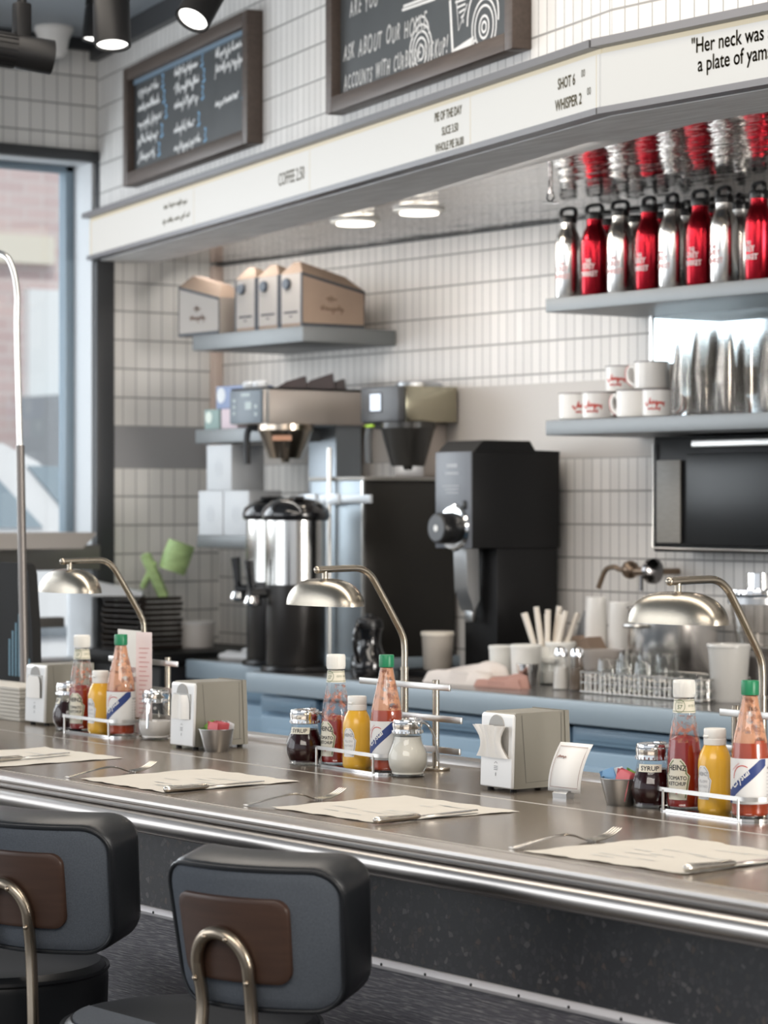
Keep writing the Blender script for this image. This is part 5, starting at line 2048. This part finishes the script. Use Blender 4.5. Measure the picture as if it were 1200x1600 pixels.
TUB = thin_glass('milky tub plastic', (.9, .88, .84), .06, .25, .62, (.66, .60, .53))
QUART = thin_glass('milky container plastic', (.9, .9, .88), .06, .2, .55, (.78, .76, .73))
p = at(684, 1030, y=4.86)
t = thing('deli_tub', 'milky plastic tub with lid standing under the grinder spout', 'tub', (p.x, 4.86, WT + .0183))
obj('tub', G().lathe([(.001, 0), (.040, 0), (.042, .003), (.048, .104), (.046, .104), (.040, .004), (.001, .003)], 32), TUB, t)
obj('lid', G().lathe([(.046, .101), (.0505, .101), (.0505, .110), (.047, .112), (.001, .110)], 32), mat('milky lid', (.72, .66, .57), .4), t)
p = place(577, 1057)
t = thing('thermal_carafe', 'glossy black thermal carafe standing behind the middle lamp post', 'carafe', (p.x, p.y, WT), math.radians(-70))
obj('body', G().lathe([(.001, 0), (.050, 0), (.054, .006), (.056, .030), (.052, .055), (.040, .078), (.034, .098), (.036, .125), (.041, .138), (.041, .142), (.001, .142)], 36), BLACKG, t)
obj('lid', G().lathe([(.001, .142), (.040, .142), (.041, .150), (.038, .165), (.030, .172), (.012, .175), (.012, .182), (.001, .184)], 32), BLACKP, t)
obj('spout', G().box((-.036, 0, .150), (.022, .022, .018), .005), BLACKP, t)
obj('handle', G().tube(spl([(.036, 0, .150), (.064, 0, .145), (.076, 0, .105), (.066, 0, .060), (.052, 0, .045)], 6), .009, 10, flat=.7), BLACKG, t)

# folded towels
TOWEL = mat('pale towel', (.68, .62, .58), .95, bump=(160, .6))
TOWELP = mat('terracotta towel', (.42, .24, .20), .95, bump=(160, .6))


def towel(label, c, w, d, h, m, rz, seed):
    rnd = random.Random(seed)
    n = 18
    vs, fs = [], []
    ph = [rnd.uniform(0, 6) for _ in range(4)]
    for j in range(n + 1):
        for i in range(n + 1):
            u, v = i / n * 2 - 1, j / n * 2 - 1
            e = max(0, 1 - abs(u) ** 6) * max(0, 1 - abs(v) ** 6)
            z = h * (e ** .22) * (.70 + .08 * math.sin(2.3 * u + ph[0]) + .10 * math.sin(3.2 * v + 2 * u + ph[1]) + .10 * math.tanh(9 * (v - .25 * math.sin(2 * u + ph[2]))) + .06 * math.tanh(12 * (u - .3 + .2 * v)))
            vs.append((u * w / 2 * (1 + .06 * math.sin(5 * v + ph[2])), v * d / 2 * (1 + .08 * math.sin(4 * u + ph[3])), z))
    for j in range(n):
        for i in range(n): fs.append((j * (n + 1) + i, j * (n + 1) + i + 1, (j + 1) * (n + 1) + i + 1, (j + 1) * (n + 1) + i))
    b = len(vs)
    ring = [j * (n + 1) for j in range(n + 1)] + [n * (n + 1) + i for i in range(1, n + 1)] + [j * (n + 1) + n for j in range(n - 1, -1, -1)] + [i for i in range(n - 1, 0, -1)]
    fs.append(tuple(ring))
    return single('folded_towel', G().add(vs, fs), m, label, 'towel', c, rz, 'towels on the work counter', 60)


p = place(742, 1070)
towel('pale folded towel on the work counter left of the white tubs', (p.x - .06, p.y + .02, WT), .26, .12, .062, TOWEL, .05, 1)
p = place(778, 1074)
towel('pinkish terracotta towel fold in front of the pale towel', (p.x, p.y + .02, WT), .17, .060, .038, TOWELP, .12, 2)
p = place(800, 1064)

# white tubs
def white_tub(label, px, yy, r, h, z=WT):
    p = at(px, 1040, y=yy)
    t = thing('white_tub', label, 'tub', (p.x, yy, z), 0, 'white tubs around the straws')
    obj('tub', G().lathe([(.001, 0), (r * .90, 0), (r * .92, .003), (r, h - .006), (r, h - .004), (.001, h - .004)], 30), WHITEP, t)
    obj('lid', G().lathe([(r * .97, h - .005), (r * 1.05, h - .005), (r * 1.05, h + .003), (r * .98, h + .006), (.001, h + .004)], 30), WHITEP, t)
    return t


white_tub('white lidded tub leftmost of the tubs beside the towel', 784, 4.835, .036, .098)
white_tub('white lidded tub second from left, below the straws', 822, 4.80, .043, .108)
white_tub('white lidded tub standing behind the salt shaker', 876, 4.92, .042, .112)
p = at(856, 1040, y=4.90)
sc = single('straw_cup', G().lathe([(.001, 0), (.030, 0), (.036, .105), (.034, .105), (.028, .004), (.001, .003)], 28), WHITEP, 'white cup holding the pale straws', 'cup', (p.x, 4.90, WT))
STRAW = mat('pale straw paper', (.78, .72, .64), .6)
rnd = random.Random(9)
dirs = [(-.36, .1), (-.28, -.05), (-.20, .15), (-.10, -.1), (-.03, .05), (.05, -.12), (.10, .1), (.18, 0), (.26, -.08), (.36, .08), (.15, .2)]
names_ = ['leaning farthest left', 'second from left', 'third from left', 'left of the middle', 'in the middle, upright', 'just right of the middle', 'tallest at right of middle', 'fourth from right', 'third from right', 'leaning farthest right', 'at the back right']
for i, (a, b) in enumerate(dirs):
    d = Vector((.6 * a - .3 * b, .8 * a + .6 * b, 1)).normalized()
    o0 = Vector((a * .045, b * .05, .012))
    g = G().cyl(o0, o0 + d * (.195 + rnd.uniform(-.012, .014)), .0080, 10)
    single('drinking_straw', g, STRAW, 'pale paper straw in the white cup, ' + names_[i], 'straw', (p.x, 4.90, WT), 0, 'straws in the white cup')

# small metal cup, glass jar, salt and pepper
p = place(825, 1072)
single('small_steel_cup', G().lathe([(.001, 0), (.025, 0), (.034, .062), (.033, .062), (.024, .004), (.001, .003)], 30), CHROME, 'small shiny steel cup between the towel and the salt shaker', 'cup', (p.x, p.y, WT))
p = place(851, 1070)
t = thing('glass_jar', 'small glass jar with white contents between steel cup and salt shaker', 'jar', (p.x, p.y + .02, WT))
obj('glass', G().lathe([(.001, 0), (.026, 0), (.030, .006), (.030, .040), (.026, .052), (.026, .066)], 26, cap1=False), GLASS, t)
obj('contents', G().lathe([(.001, .004), (.026, .005), (.028, .036), (.001, .038)], 24), WHITEP, t)
obj('lid', G().lathe([(.027, .062), (.028, .063), (.028, .074), (.001, .076)], 24), WHITEP, t)
PEPPER = mat('ground pepper', (.16, .12, .09), .9, bump=(200, .5))


def shaker(name, label, px, yy, m):
    p = at(px, 1050, y=yy)
    t = thing(name, label, 'shaker', (p.x, yy, WT), 0, 'salt and pepper shakers')
    obj('glass', G().lathe([(.001, 0), (.024, 0), (.0245, .003), (.017, .088), (.0165, .092)], 24, cap1=False), GLASS, t)
    obj('contents', G().lathe([(.001, .003), (.022, .003), (.0178, .062), (.001, .063)], 22), m, t)
    obj('cap', G().lathe([(.0175, .090), (.0190, .092), (.0190, .102), (.0150, .112), (.006, .117), (.001, .117)], 24), CHROME, t)


shaker('salt_shaker', 'glass salt shaker with white salt and chrome cap', 877, 4.765, SUGAR)
shaker('pepper_shaker', 'glass pepper shaker with brown pepper, right of the salt', 902, 4.775, PEPPER)

# kraft bag, spatula, bowl, cup stacks
p = at(912, 1010, y=5.03)
g = G().prism([(-.055, 0), (.055, 0), (.060, .09), (.035, .128), (.0, .118), (-.030, .130), (-.058, .085)], -.035, .035, 'y')
single('paper_bag', g, KRAFT, 'crumpled brown paper bag behind the pepper shaker', 'bag', (p.x, 5.03, WT), .2)
p = at(905, 960, y=5.08)
g = G().box((0, 0, .16), (.050, .004, .10), .002, M=Matrix.Rotation(.45, 4, 'Y'))
g.tube([Matrix.Rotation(.45, 4, 'Y') @ Vector((0, 0, 0.0)), Matrix.Rotation(.45, 4, 'Y') @ Vector((0, 0, .115))], .005, 8)
single('spatula', g, mat('grey spatula steel', (.30, .29, .28), .35, .7), 'grey metal spatula leaning up beside the paper bag', 'spatula', (at(888, 960, y=5.08).x, 5.08, WT))
p = at(943, 1010, y=4.90)
single('mixing_bowl', G().lathe([(.001, 0), (.036, 0), (.050, .02), (.060, .105), (.058, .105), (.048, .022), (.001, .005)], 32), mat('taupe bowl', (.40, .36, .33), .45), 'taupe bowl below the white paper cup stacks', 'bowl', (p.x, 4.90, WT))
for px, yy, h, lab_ in ((931, 5.08, .238, 'left white paper cup stack against the tile under the faucet'), (968, 5.10, .226, 'right white paper cup stack against the tile, beside the steel pot')):
    p = at(px, 960, y=yy)
    g = G().lathe([(.001, 0), (.036, 0), (.038, .003), (.0365, .010), (.029, h), (.027, h + .002), (.001, h + .002)], 30)
    for k in range(6): g.lathe([(.0372 - k * .0008, .010 + k * .012), (.0388 - k * .0009, .012 + k * .012), (.0372 - k * .0008, .014 + k * .012)], 30, cap0=False, cap1=False)
    single('paper_cup_stack', g, WHITEC, lab_, 'cup stack', (p.x, yy, WT), 0, 'white paper cup stacks')

# faucet
p = at(1040, 893, y=5.15)
BRASS = mat('aged brass pipe', (.22, .16, .115), .32, .8)
DCH = mat('dark chrome', (.20, .19, .19), .15, 1)
f_ = thing('wall_faucet', 'old brass wall faucet with dark wheel flange over the paper cups', 'faucet', (p.x, 5.15, p.z))
k = (at(985, 893, y=5.1).x - p.x)
g = G().cyl((k * .9, -.05, 0), (0, -.05, .002), .0125, 14)
g.cyl((0, -.05, 0), (0, .048, 0), .009, 14)
obj('pipe', g, BRASS, f_)
obj('joint', G().sphere((k, -.05, .004), .026, 12), BRASS, f_)
s0 = at(935, 922, y=5.1)
g = G().tube(spl([(k, -.05, .004), (k * 1.5, -.05, .004), (k * 1.75, -.05, .010), (s0.x - p.x + .03, -.05, .0), (s0.x - p.x, -.05, -.05)], 6), .0075, 10)
obj('spout', g, BRASS, f_)
obj('flange', G().lathe([(.001, -.018), (.030, -.016), (.036, -.008), (.036, .004), (.020, .014), (.001, .016)], 28, M=Matrix.Translation((.004, -.05, .002)) @ Matrix.Rotation(PI / 2, 4, 'Y')), DCH, f_)
obj('stem', G().cyl((k * .5, -.05, .005), (k * .5, -.05, -.055), .006, 10), DCH, f_)

# pot, quart container, blender
p = at(1052, 1000, y=5.03)
t = thing('stock_pot', 'large shiny steel pot standing behind the right lamp shade', 'pot', (p.x, 5.028, WT), PI / 2)
obj('body', G().lathe([(.001, 0), (.118, 0), (.122, .006), (.122, .215), (.126, .219), (.126, .224), (.119, .224), (.117, .006), (.001, .004)], 48), mat('spun pot steel', (.70, .68, .66), .24, 1), t)
for sx_ in (-1, 1):
    obj('handle', G().tube(spl([(sx_ * .121, -.03, .175), (sx_ * .150, -.028, .175), (sx_ * .158, 0, .175), (sx_ * .150, .028, .175), (sx_ * .121, .03, .175)], 5), .006, 8), STEEL, t)
p = place(1140, 1090)
p.y = 4.80
t = thing('quart_container', 'milky plastic quart container on the work counter right of the glass rack', 'container', (at(1139, 1050, y=4.80).x, 4.80, WT))
obj('body', G().lathe([(.001, 0), (.041, 0), (.043, .003), (.0545, .147), (.0525, .147), (.041, .004), (.001, .003)], 32), QUART, t)
obj('rim', G().lathe([(.0535, .140), (.0572, .141), (.0572, .147), (.0560, .149), (.0525, .149)], 32, cap0=False, cap1=False), QUART, t)
p = at(1186, 1000, y=4.95)
t = thing('blender', 'blender with clear jar and steel lid behind the right lamp arm', 'blender', (p.x, 4.95, WT))
obj('base', G().lathe([(.001, 0), (.085, 0), (.088, .006), (.080, .10), (.062, .128), (.001, .13)], 28, sx=1, sy=.9), mat('dark blender base', (.05, .045, .042), .3), t)
obj('jar', G().lathe([(.001, .135), (.056, .135), (.058, .14), (.076, .245), (.078, .25)], 32, cap1=False), thin_glass('tinted jar', (.80, .78, .76), .12, .04), t)
obj('collar', G().lathe([(.072, .245), (.082, .246), (.082, .262), (.072, .263)], 32), STEELV, t)
l_ = obj('lid', G().lathe([(.001, .262), (.078, .262), (.080, .268), (.078, .282), (.034, .285), (.032, .325), (.001, .326)], 30), CHROME, t)
g = G().tube(spl([(.070, .03, .25), (.105, .04, .24), (.100, .04, .17), (.060, .03, .150)], 6), .008, 8)
obj('handle', g, STEELV, t)

# wire glass rack with upturned glasses
ra, rb = at(912, 1060, y=4.72), at(1100, 1060, y=4.72)
rk = thing('glass_rack', 'low wire rack filled with upturned glasses on the work counter', 'rack', ((ra.x + rb.x) / 2, 4.80, WT))
rw, rd = rb.x - ra.x, .18
WIRE = mat('rack wire', (.66, .64, .61), .25, 1)
g = G()
for z in (.006, .030, .058):
    g.tube([(-rw / 2, -rd / 2, z), (rw / 2, -rd / 2, z), (rw / 2, rd / 2, z), (-rw / 2, rd / 2, z)], .0030, 6, closed=True)
n = 24
for i in range(n + 1):
    x = -rw / 2 + rw * i / n
    for yy in (-rd / 2, rd / 2): g.cyl((x, yy, .003), (x, yy, .058), .0021, 5)
    if i % 2 == 0: g.cyl((x, -rd / 2, .006), (x, rd / 2, .006), .0021, 5)
for i in range(8):
    y = -rd / 2 + rd * i / 7
    for xx in (-rw / 2, rw / 2): g.cyl((xx, y, .003), (xx, y, .058), .0021, 5)
    g.cyl((-rw / 2, y, .045), (rw / 2, y, .045), .0018, 5)
obj('wire_basket', g, WIRE, rk)
gl0 = None
k = 0
GR = ['front', 'back']
for r_, yy in ((0, 4.765), (1, 4.84)):
    for i in range(6):
        x = (ra.x + rb.x) / 2 - rw / 2 + .050 + i * (rw - .10) / 5
        if gl0 is None:
            gl0 = obj('drinking_glass', G().lathe([(.034, 0), (.035, .001), (.035, .003), (.031, .082), (.028, .086), (.001, .086), (.001, .080), (.029, .078), (.032, .004)], 26, cap0=False, cap1=False), GLASS)
            o = gl0
        else:
            o = gl0.copy(); C.objects.link(o)
        o.location = (x, yy, WT + .0085)
        o.scale = (1, 1, 1.18 if r_ == 1 and i < 3 else (1 if i < 3 else .62))
        tag(o, 'clear upturned glass in the %s row of the wire rack, %s from left' % (GR[r_], ['first', 'second', 'third', 'fourth', 'fifth', 'last'][i]), 'glass', 'upturned glasses in the wire rack')
p = place(1000, 1098)

# ------------------------------------------------------------------ left corner of the room
BROWN = mat('dark brown tray', (.040, .030, .024), .5)
zc = 1.0205
tp = Vector((-7.725, 4.775, 0))
tr0 = None
for k in range(10):
    if tr0 is None:
        tr0 = obj('serving_tray', G().prism([(-.110, .002), (-.100, 0), (.100, 0), (.110, .002), (.115, .012), (.112, .013), (.105, .004), (-.105, .004), (-.112, .013), (-.115, .012)], -.085, .085, 'y'), BROWN)
        o = tr0
    else:
        o = tr0.copy(); C.objects.link(o)
    o.location = (tp.x + rnd.uniform(-.004, .004), tp.y + rnd.uniform(-.004, .004), zc + .0180 * k)
    o.rotation_euler = (0, 0, .06 + rnd.uniform(-.03, .03))
    tag(o, 'dark brown tray in the corner stack, %s' % ['lowest', 'second from bottom', 'third from bottom', 'fourth from bottom', 'fifth from bottom', 'fifth from top', 'fourth from top', 'third from top', 'second from top', 'topmost'][k], 'tray', 'brown trays stacked in the corner')
zt = zc + .176
g = G().prism([(-.088, 0), (.085, 0), (.088, .014), (-.085, .052)], -.045, .045, 'y')
single('white_board', g, mat('white board plastic', (.72, .74, .76), .4), 'white sloped plastic board lying on the stack of brown trays', 'board', (-7.775, 4.712, zt), math.radians(53))
GRN = mat('lime green and white stripes', (.40, .55, .24), .6, var=(18, .6, (1, 1, 3)))
g = G()
g.lathe([(.030, -.048), (.046, -.050), (.048, 0), (.046, .050), (.030, .048)], 22, M=Matrix.Translation((.045, 0, .130)) @ Matrix.Rotation(.35, 4, 'Y'))
g.box((0.0, 0, .072), (.034, .07, .165), .012, M=Matrix.Rotation(-.42, 4, 'Y'))
g.box((-.075, 0, .040), (.020, .06, .10), .008, M=Matrix.Rotation(.45, 4, 'Y'))
single('green_package', g, GRN, 'bright green striped package standing on the tray stack', 'package', (-7.700, 4.845, zt + .0005), math.radians(53))
p = at(306, 990, y=4.95)
t = thing('white_bucket', 'white round tub in the corner, right of the brown tray stack', 'tub', (p.x, 4.95, zc))
obj('body', G().lathe([(.001, 0), (.058, 0), (.060, .003), (.064, .082), (.062, .084), (.001, .082)], 32), mat('off white tub', (.66, .62, .58), .45), t)
obj('rim', G().lathe([(.060, .078), (.068, .079), (.068, .088), (.060, .089), (.001, .087)], 32), mat('off white tub lid', (.70, .68, .66), .4), t)
for k in range(2):
    p = at(390 + 14 * k, 1000, y=4.97 + .03 * k)
    towel('white folded cloth beside the left urn, %s one' % ('lower front', 'upper back')[k], (p.x, 4.93 + .09 * k, WT + .004 * k), .15, .085, .024 + .012 * k, mat('white cloth', (.74, .74, .75), .9), .3, 11 + k)
g = G().prism([(-.05, .044), (.05, .044), (.044, .012), (.0, 0), (-.044, .012)], -.55, .55, 'y') if False else G()
wx = -7.72
ye = at(126, 840, x=wx).y
z1_, z0_ = at(60, 832, x=wx).z, at(60, 857, x=wx).z
g = G().prism([(ye - 1.6, z1_), (ye, z1_), (ye, z1_ - .006), (ye - .05, z0_), (ye - 1.6, z0_)], wx - .12, wx + .10, 'x')
single('window_ledge_tray', g, mat('tan steel tray', (.46, .42, .385), .35, .5), 'long shallow metal tray on the sill of the left window', 'tray', (0, 0, 0))

# ------------------------------------------------------------------ stools
VINYL = mat('black vinyl', (.012, .0135, .016), .36, spec=.4, bump=(250, .08))
FABRIC = mat('blue grey woven fabric', (.092, .104, .122), .9, spec=.2, bump=(900, .8), var=(420, .35))
WALNUT = mat('walnut back panel', (.052, .027, .018), .42, var=(7, .35, (1.5, 1.5, 14)))
BRONZE = mat('bronze steel tube', (.40, .335, .26), .27, 1)


def make_stool(label, loc, rz):
    t = thing('counter_stool', label, 'stool', loc, rz, 'swivel counter stools')
    zs = .720
    R = .198
    obj('seat', G().lathe([(.001, zs - .005), (R * .5, zs - .004), (R * .86, zs - .001), (R - .012, zs - .002), (R - .004, zs - .010), (R, zs - .018), (R + .002, zs - .030), (R, zs - .10), (R - .01, zs - .112), (.001, zs - .112)], 56), VINYL, t)
    obj('seat_piping', G().lathe([(R - .003, zs - .013), (R + .0035, zs - .010), (R + .0045, zs - .015), (R + .001, zs - .019)], 56, cap0=False, cap1=False), VINYL, t)
    seg = []
    for k in range(73):
        a = 2 * PI * k / 72
        x, y = .182 * math.cos(a), .182 * math.sin(a)
        if -.369 * x - .929 * y > .0776: seg.append((x, y))
    k0 = max(range(len(seg)), key=lambda k: math.hypot(seg[k][0] - seg[k - 1][0], seg[k][1] - seg[k - 1][1]))
    seg = seg[k0:] + seg[:k0]
    obj('seat_fabric', G().prism(seg, zs - .004, zs + .0004, 'z'), FABRIC, t)
    obj('pedestal', G().cyl((0, 0, .02), (0, 0, zs - .11), .032, 24), BRONZE, t)
    obj('floor_plate', G().lathe([(.001, 0), (.20, 0), (.205, .006), (.19, .014), (.04, .03), (.001, .03)], 40), BRONZE, t)
    obj('foot_ring', G().tube([(.17 * math.cos(2 * PI * k / 36), .17 * math.sin(2 * PI * k / 36), .28) for k in range(36)], .010, 10, closed=True), BRONZE, t)
    # back
    W, Hh, TH = BW, .212, .092
    bx, by, bz = BX, BY, .775

    def bend(x, y, z):
        k = 2.3
        yy = y + k * x * x
        tilt = math.tan(math.radians(9))
        xx = x * (1 + .10 * (z / Hh - .5)) - .30 * y * x
        return (bx + xx, by + yy - tilt * (z - Hh * .2), bz + z + .20 * y)

    def layers(lays, close0=True, close1=True):
        """lays: list of (inset, y[, scale]) of rounded-rectangle rings"""
        vs, fs = [], []
        n = None
        for inset, y, *sc_ in lays:
            s_ = sc_[0] if sc_ else 1.
            sp = [(x * s_, z * s_) for x, z in rrect(W - 2 * inset, Hh - 2 * inset, max(.042 - inset * .8, .004), 7, 9)]
            n = len(sp)
            vs += [bend(x, y, z + Hh / 2) for x, z in sp]
        for i in range(len(lays) - 1):
            for k in range(n): fs.append((i * n + k, i * n + (k + 1) % n, (i + 1) * n + (k + 1) % n, (i + 1) * n + k))
        for close, i in ((close0, 0), (close1, len(lays) - 1)):
            if close: fs.append(tuple(i * n + k for k in range(n)))
        return G().add(vs, fs)

    ins = [(.010, .0, .1), (.010, .0, .4), (.010, .0, .7), (.010, .0), (.003, .003), (0, .010), (0, TH - .020), (.003, TH - .009), (.010, TH - .002), (.018, TH + .001), (.018, TH + .004, .8), (.018, TH + .007, .5), (.018, TH + .008, .15)]
    cu = obj('back_cushion', layers(ins), VINYL, t, smooth=60)
    obj('back_fabric', layers([(.009, -.0015, .1), (.009, -.0015, .3), (.009, -.0015, .5), (.009, -.0015, .7), (.009, -.0015, .86), (.009, -.0015), (.007, .0005)], True, False), FABRIC, t, smooth=60)
    sp = rrect(W - .008, Hh - .008, .040, 7, 9)
    obj('back_piping', G().tube([bend(x, -.0015, z + Hh / 2) for x, z in sp], .0034, 8, closed=True), VINYL, t)
    # wood panel on the rear
    pw, ph = W * .66, Hh * .58
    vs, fs = [], []
    n, m = 18, 8
    pr = rrect(pw, ph, .020, 5, 9)
    lays = [(.0, -.001), (.0, -.008), (.002, -.0095)]
    nn = len(pr)
    for ins_, y in lays:
        q = rrect(pw - 2 * ins_, ph - 2 * ins_, .020, 5, 9)
        vs += [bend(x - .020, y, z + Hh * .50) for x, z in q]
    for s in (.92, .8, .66, .5, .34, .18, .06):
        vs += [bend(x * s - .020, -.0095, z * s + Hh * .50) for x, z in rrect(pw - .004, ph - .004, .020, 5, 9)]
    L_ = len(vs) // nn
    for i in range(L_ - 1):
        for k in range(nn): fs.append((i * nn + k, i * nn + (k + 1) % nn, (i + 1) * nn + (k + 1) % nn, (i + 1) * nn + k))
    fs.append(tuple((L_ - 1) * nn + k for k in range(nn)))
    obj('wood_panel', G().add(vs, fs), WALNUT, t, smooth=50)
    # bent tube
    w2 = .048
    ux = -.030
    pts = []
    def bp(x, z, y=-.019): return Vector(bend(x + ux, y, z))
    U = []
    for a in range(0, 181, 15):
        U.append(bp(w2 * math.cos(math.radians(180 - a)), Hh * .30 + .055 * math.sin(math.radians(a))))
    left = [Vector((0 - .040, .02, zs - .135)), Vector((bx + ux - w2 * .9, by - .005, zs - .14)), Vector((bx + ux - w2, by - .018, zs - .08)), bp(-w2, .0)]
    right = [bp(w2, .0), Vector((bx + ux + w2 + .008, by - .018, zs - .08)), Vector((bx + ux + w2 * .9, by - .005, zs - .14)), Vector((.040, .02, zs - .135))]
    tu = obj('back_tube', G().tube(spl(left + U + right, 5), .0098, 14), BRONZE, t)
    for x, z in ((-w2 - .001, .05), (-.018, Hh * .30 + .051), (.020, Hh * .30 + .050), (w2 + .001, .052)):
        q = bp(x, z, -.028)
        obj('bolt', G().sphere(q, .0042, 8), BRONZE, tu)
    return t


BW, BX, BY = .290, .216, -.190
SRZ = math.radians(24)
s2 = Vector((.6 * -.294 - .8 * 4.12, .8 * -.294 + .6 * 4.12, 0))
st2 = make_stool('nearer counter stool, fully in view, blue grey back with walnut panel', (s2.x, s2.y, 0), SRZ)
dup(st2, (s2.x - .635, s2.y, 0), SRZ, 'counter stool cut off by the left picture edge, reddish walnut panel')

# ------------------------------------------------------------------ ceiling things
LENS = mat('lit spot lens', (.95, .95, .95), .2, emis=((1, .97, .92), 3.0))


def track_spot(label, px, py, tdep, axis, L=.15, R=.044, lit=True):
    """black can light; axis = direction the beam points"""
    c = Vector((0, 0, CAMZ)) + ray(px, py) * tdep
    t = thing('track_spotlight', label, 'spotlight', (c.x, c.y, c.z), 0, 'black track spotlights')
    M = Vector(axis).normalized().to_track_quat('Z', 'Y').to_matrix().to_4x4()
    g = G().lathe([(.001, -L * .5), (R * .85, -L * .5), (R * .95, -L * .46), (R * .95, -L * .08), (R, -L * .06), (R, L * .5), (R * .88, L * .5), (R * .86, L * .44), (.001, L * .43)], 32, M=M)
    for k in range(18):
        a = 2 * PI * k / 18
        g.box((0, 0, 0), (.004, .006, L * .34), M=M @ Matrix.Rotation(a, 4, 'Z') @ Matrix.Translation((R * .96, 0, -L * .28)))
    obj('can', g, BLACKM, t)
    obj('lens', G().lathe([(.001, L * .462), (R * .84, L * .462), (R * .84, L * .468), (.001, L * .472)], 28, M=M), LENS if lit else BLACKG, t)
    # yoke and stem up to the ceiling
    top = ZC - c.z
    g = G().cyl((0, 0, R * .4), (0, 0, top), .012, 14)
    obj('stem', g, BLACKM, t)
    g = G().box((0, 0, .045 + R * .6), (.030, .042, .10), .006)
    obj('driver_box', g, BLACKM, t)
    return t, c


def cam_dir(r, u, f): return Vector((.6 * r - .8 * f, .8 * r + .6 * f, u))


track_spot('black track spotlight at top left lying sideways', 34, 82, 6.5, cam_dir(1, -.12, .35), .15, .042, False)
track_spot('black track spotlight pointing straight down, second from left', 174, 14, 6.5, cam_dir(.05, -1, -.22), .19, .045)
track_spot('black track spotlight third from left, tilted toward the camera', 322, -8, 6.5, cam_dir(-.36, -.80, -.48), .17, .044)
track_spot('small black track spotlight behind the straight-down one', 152, 20, 7.6, cam_dir(-.1, -1, -.1), .16, .036)
q = at(84, 42, z=ZC)
sn = thing('ceiling_sensor', 'white cone-shaped ceiling sensor beside the top-left spotlight', 'sensor', (q.x, q.y, ZC))
obj('body', G().lathe([(.001, -.0005), (.064, -.0005), (.066, -.012), (.052, -.040), (.042, -.085), (.030, -.100), (.001, -.104)], 32), WHITEC, sn)
obj('eye', G().sphere((.018, -.030, -.080), .020, 10), mat('pale lens', (.6, .63, .66), .15), sn)
for px, py, lab_ in ((555, 344, 'recessed light in the steel soffit, nearer the boxes'), (655, 327, 'recessed light in the steel soffit, nearer the bottles')):
    q = at(px, py, z=ZS)
    t = thing('soffit_light', lab_, 'ceiling light', (q.x, q.y, ZS - .001), 0, 'recessed soffit lights')
    obj('frame', G().lathe([(.055, 0), (.075, 0), (.074, -.006), (.056, -.008)], 32), WHITEP, t)
    obj('lens', G().lathe([(.001, -.003), (.055, -.003), (.055, -.014), (.001, -.015)], 28), mat('lit downlight lens', (.95, .9, .8), .3, emis=((1, .93, .82), 4.0)), t)
q = at(858, 297, z=ZS - .03)
q = at(860, 300, y=4.45)
t = thing('sprinkler_head', 'small chrome sprinkler head hanging from the soffit left of the bottles', 'sprinkler', (q.x, 4.45, ZS - .030))
obj('pipe', G().cyl((0, 0, .030), (0, 0, -.020), .006, 12), DCH, t)
obj('frame', G().tube([(-.010, 0, -.018), (-.014, 0, -.032), (0, 0, -.042), (.014, 0, -.032), (.010, 0, -.018)], .0025, 6), DCH, t)
obj('deflector', G().lathe([(.001, -.042), (.020, -.042), (.022, -.044), (.001, -.046)], 20), CHROME, t)
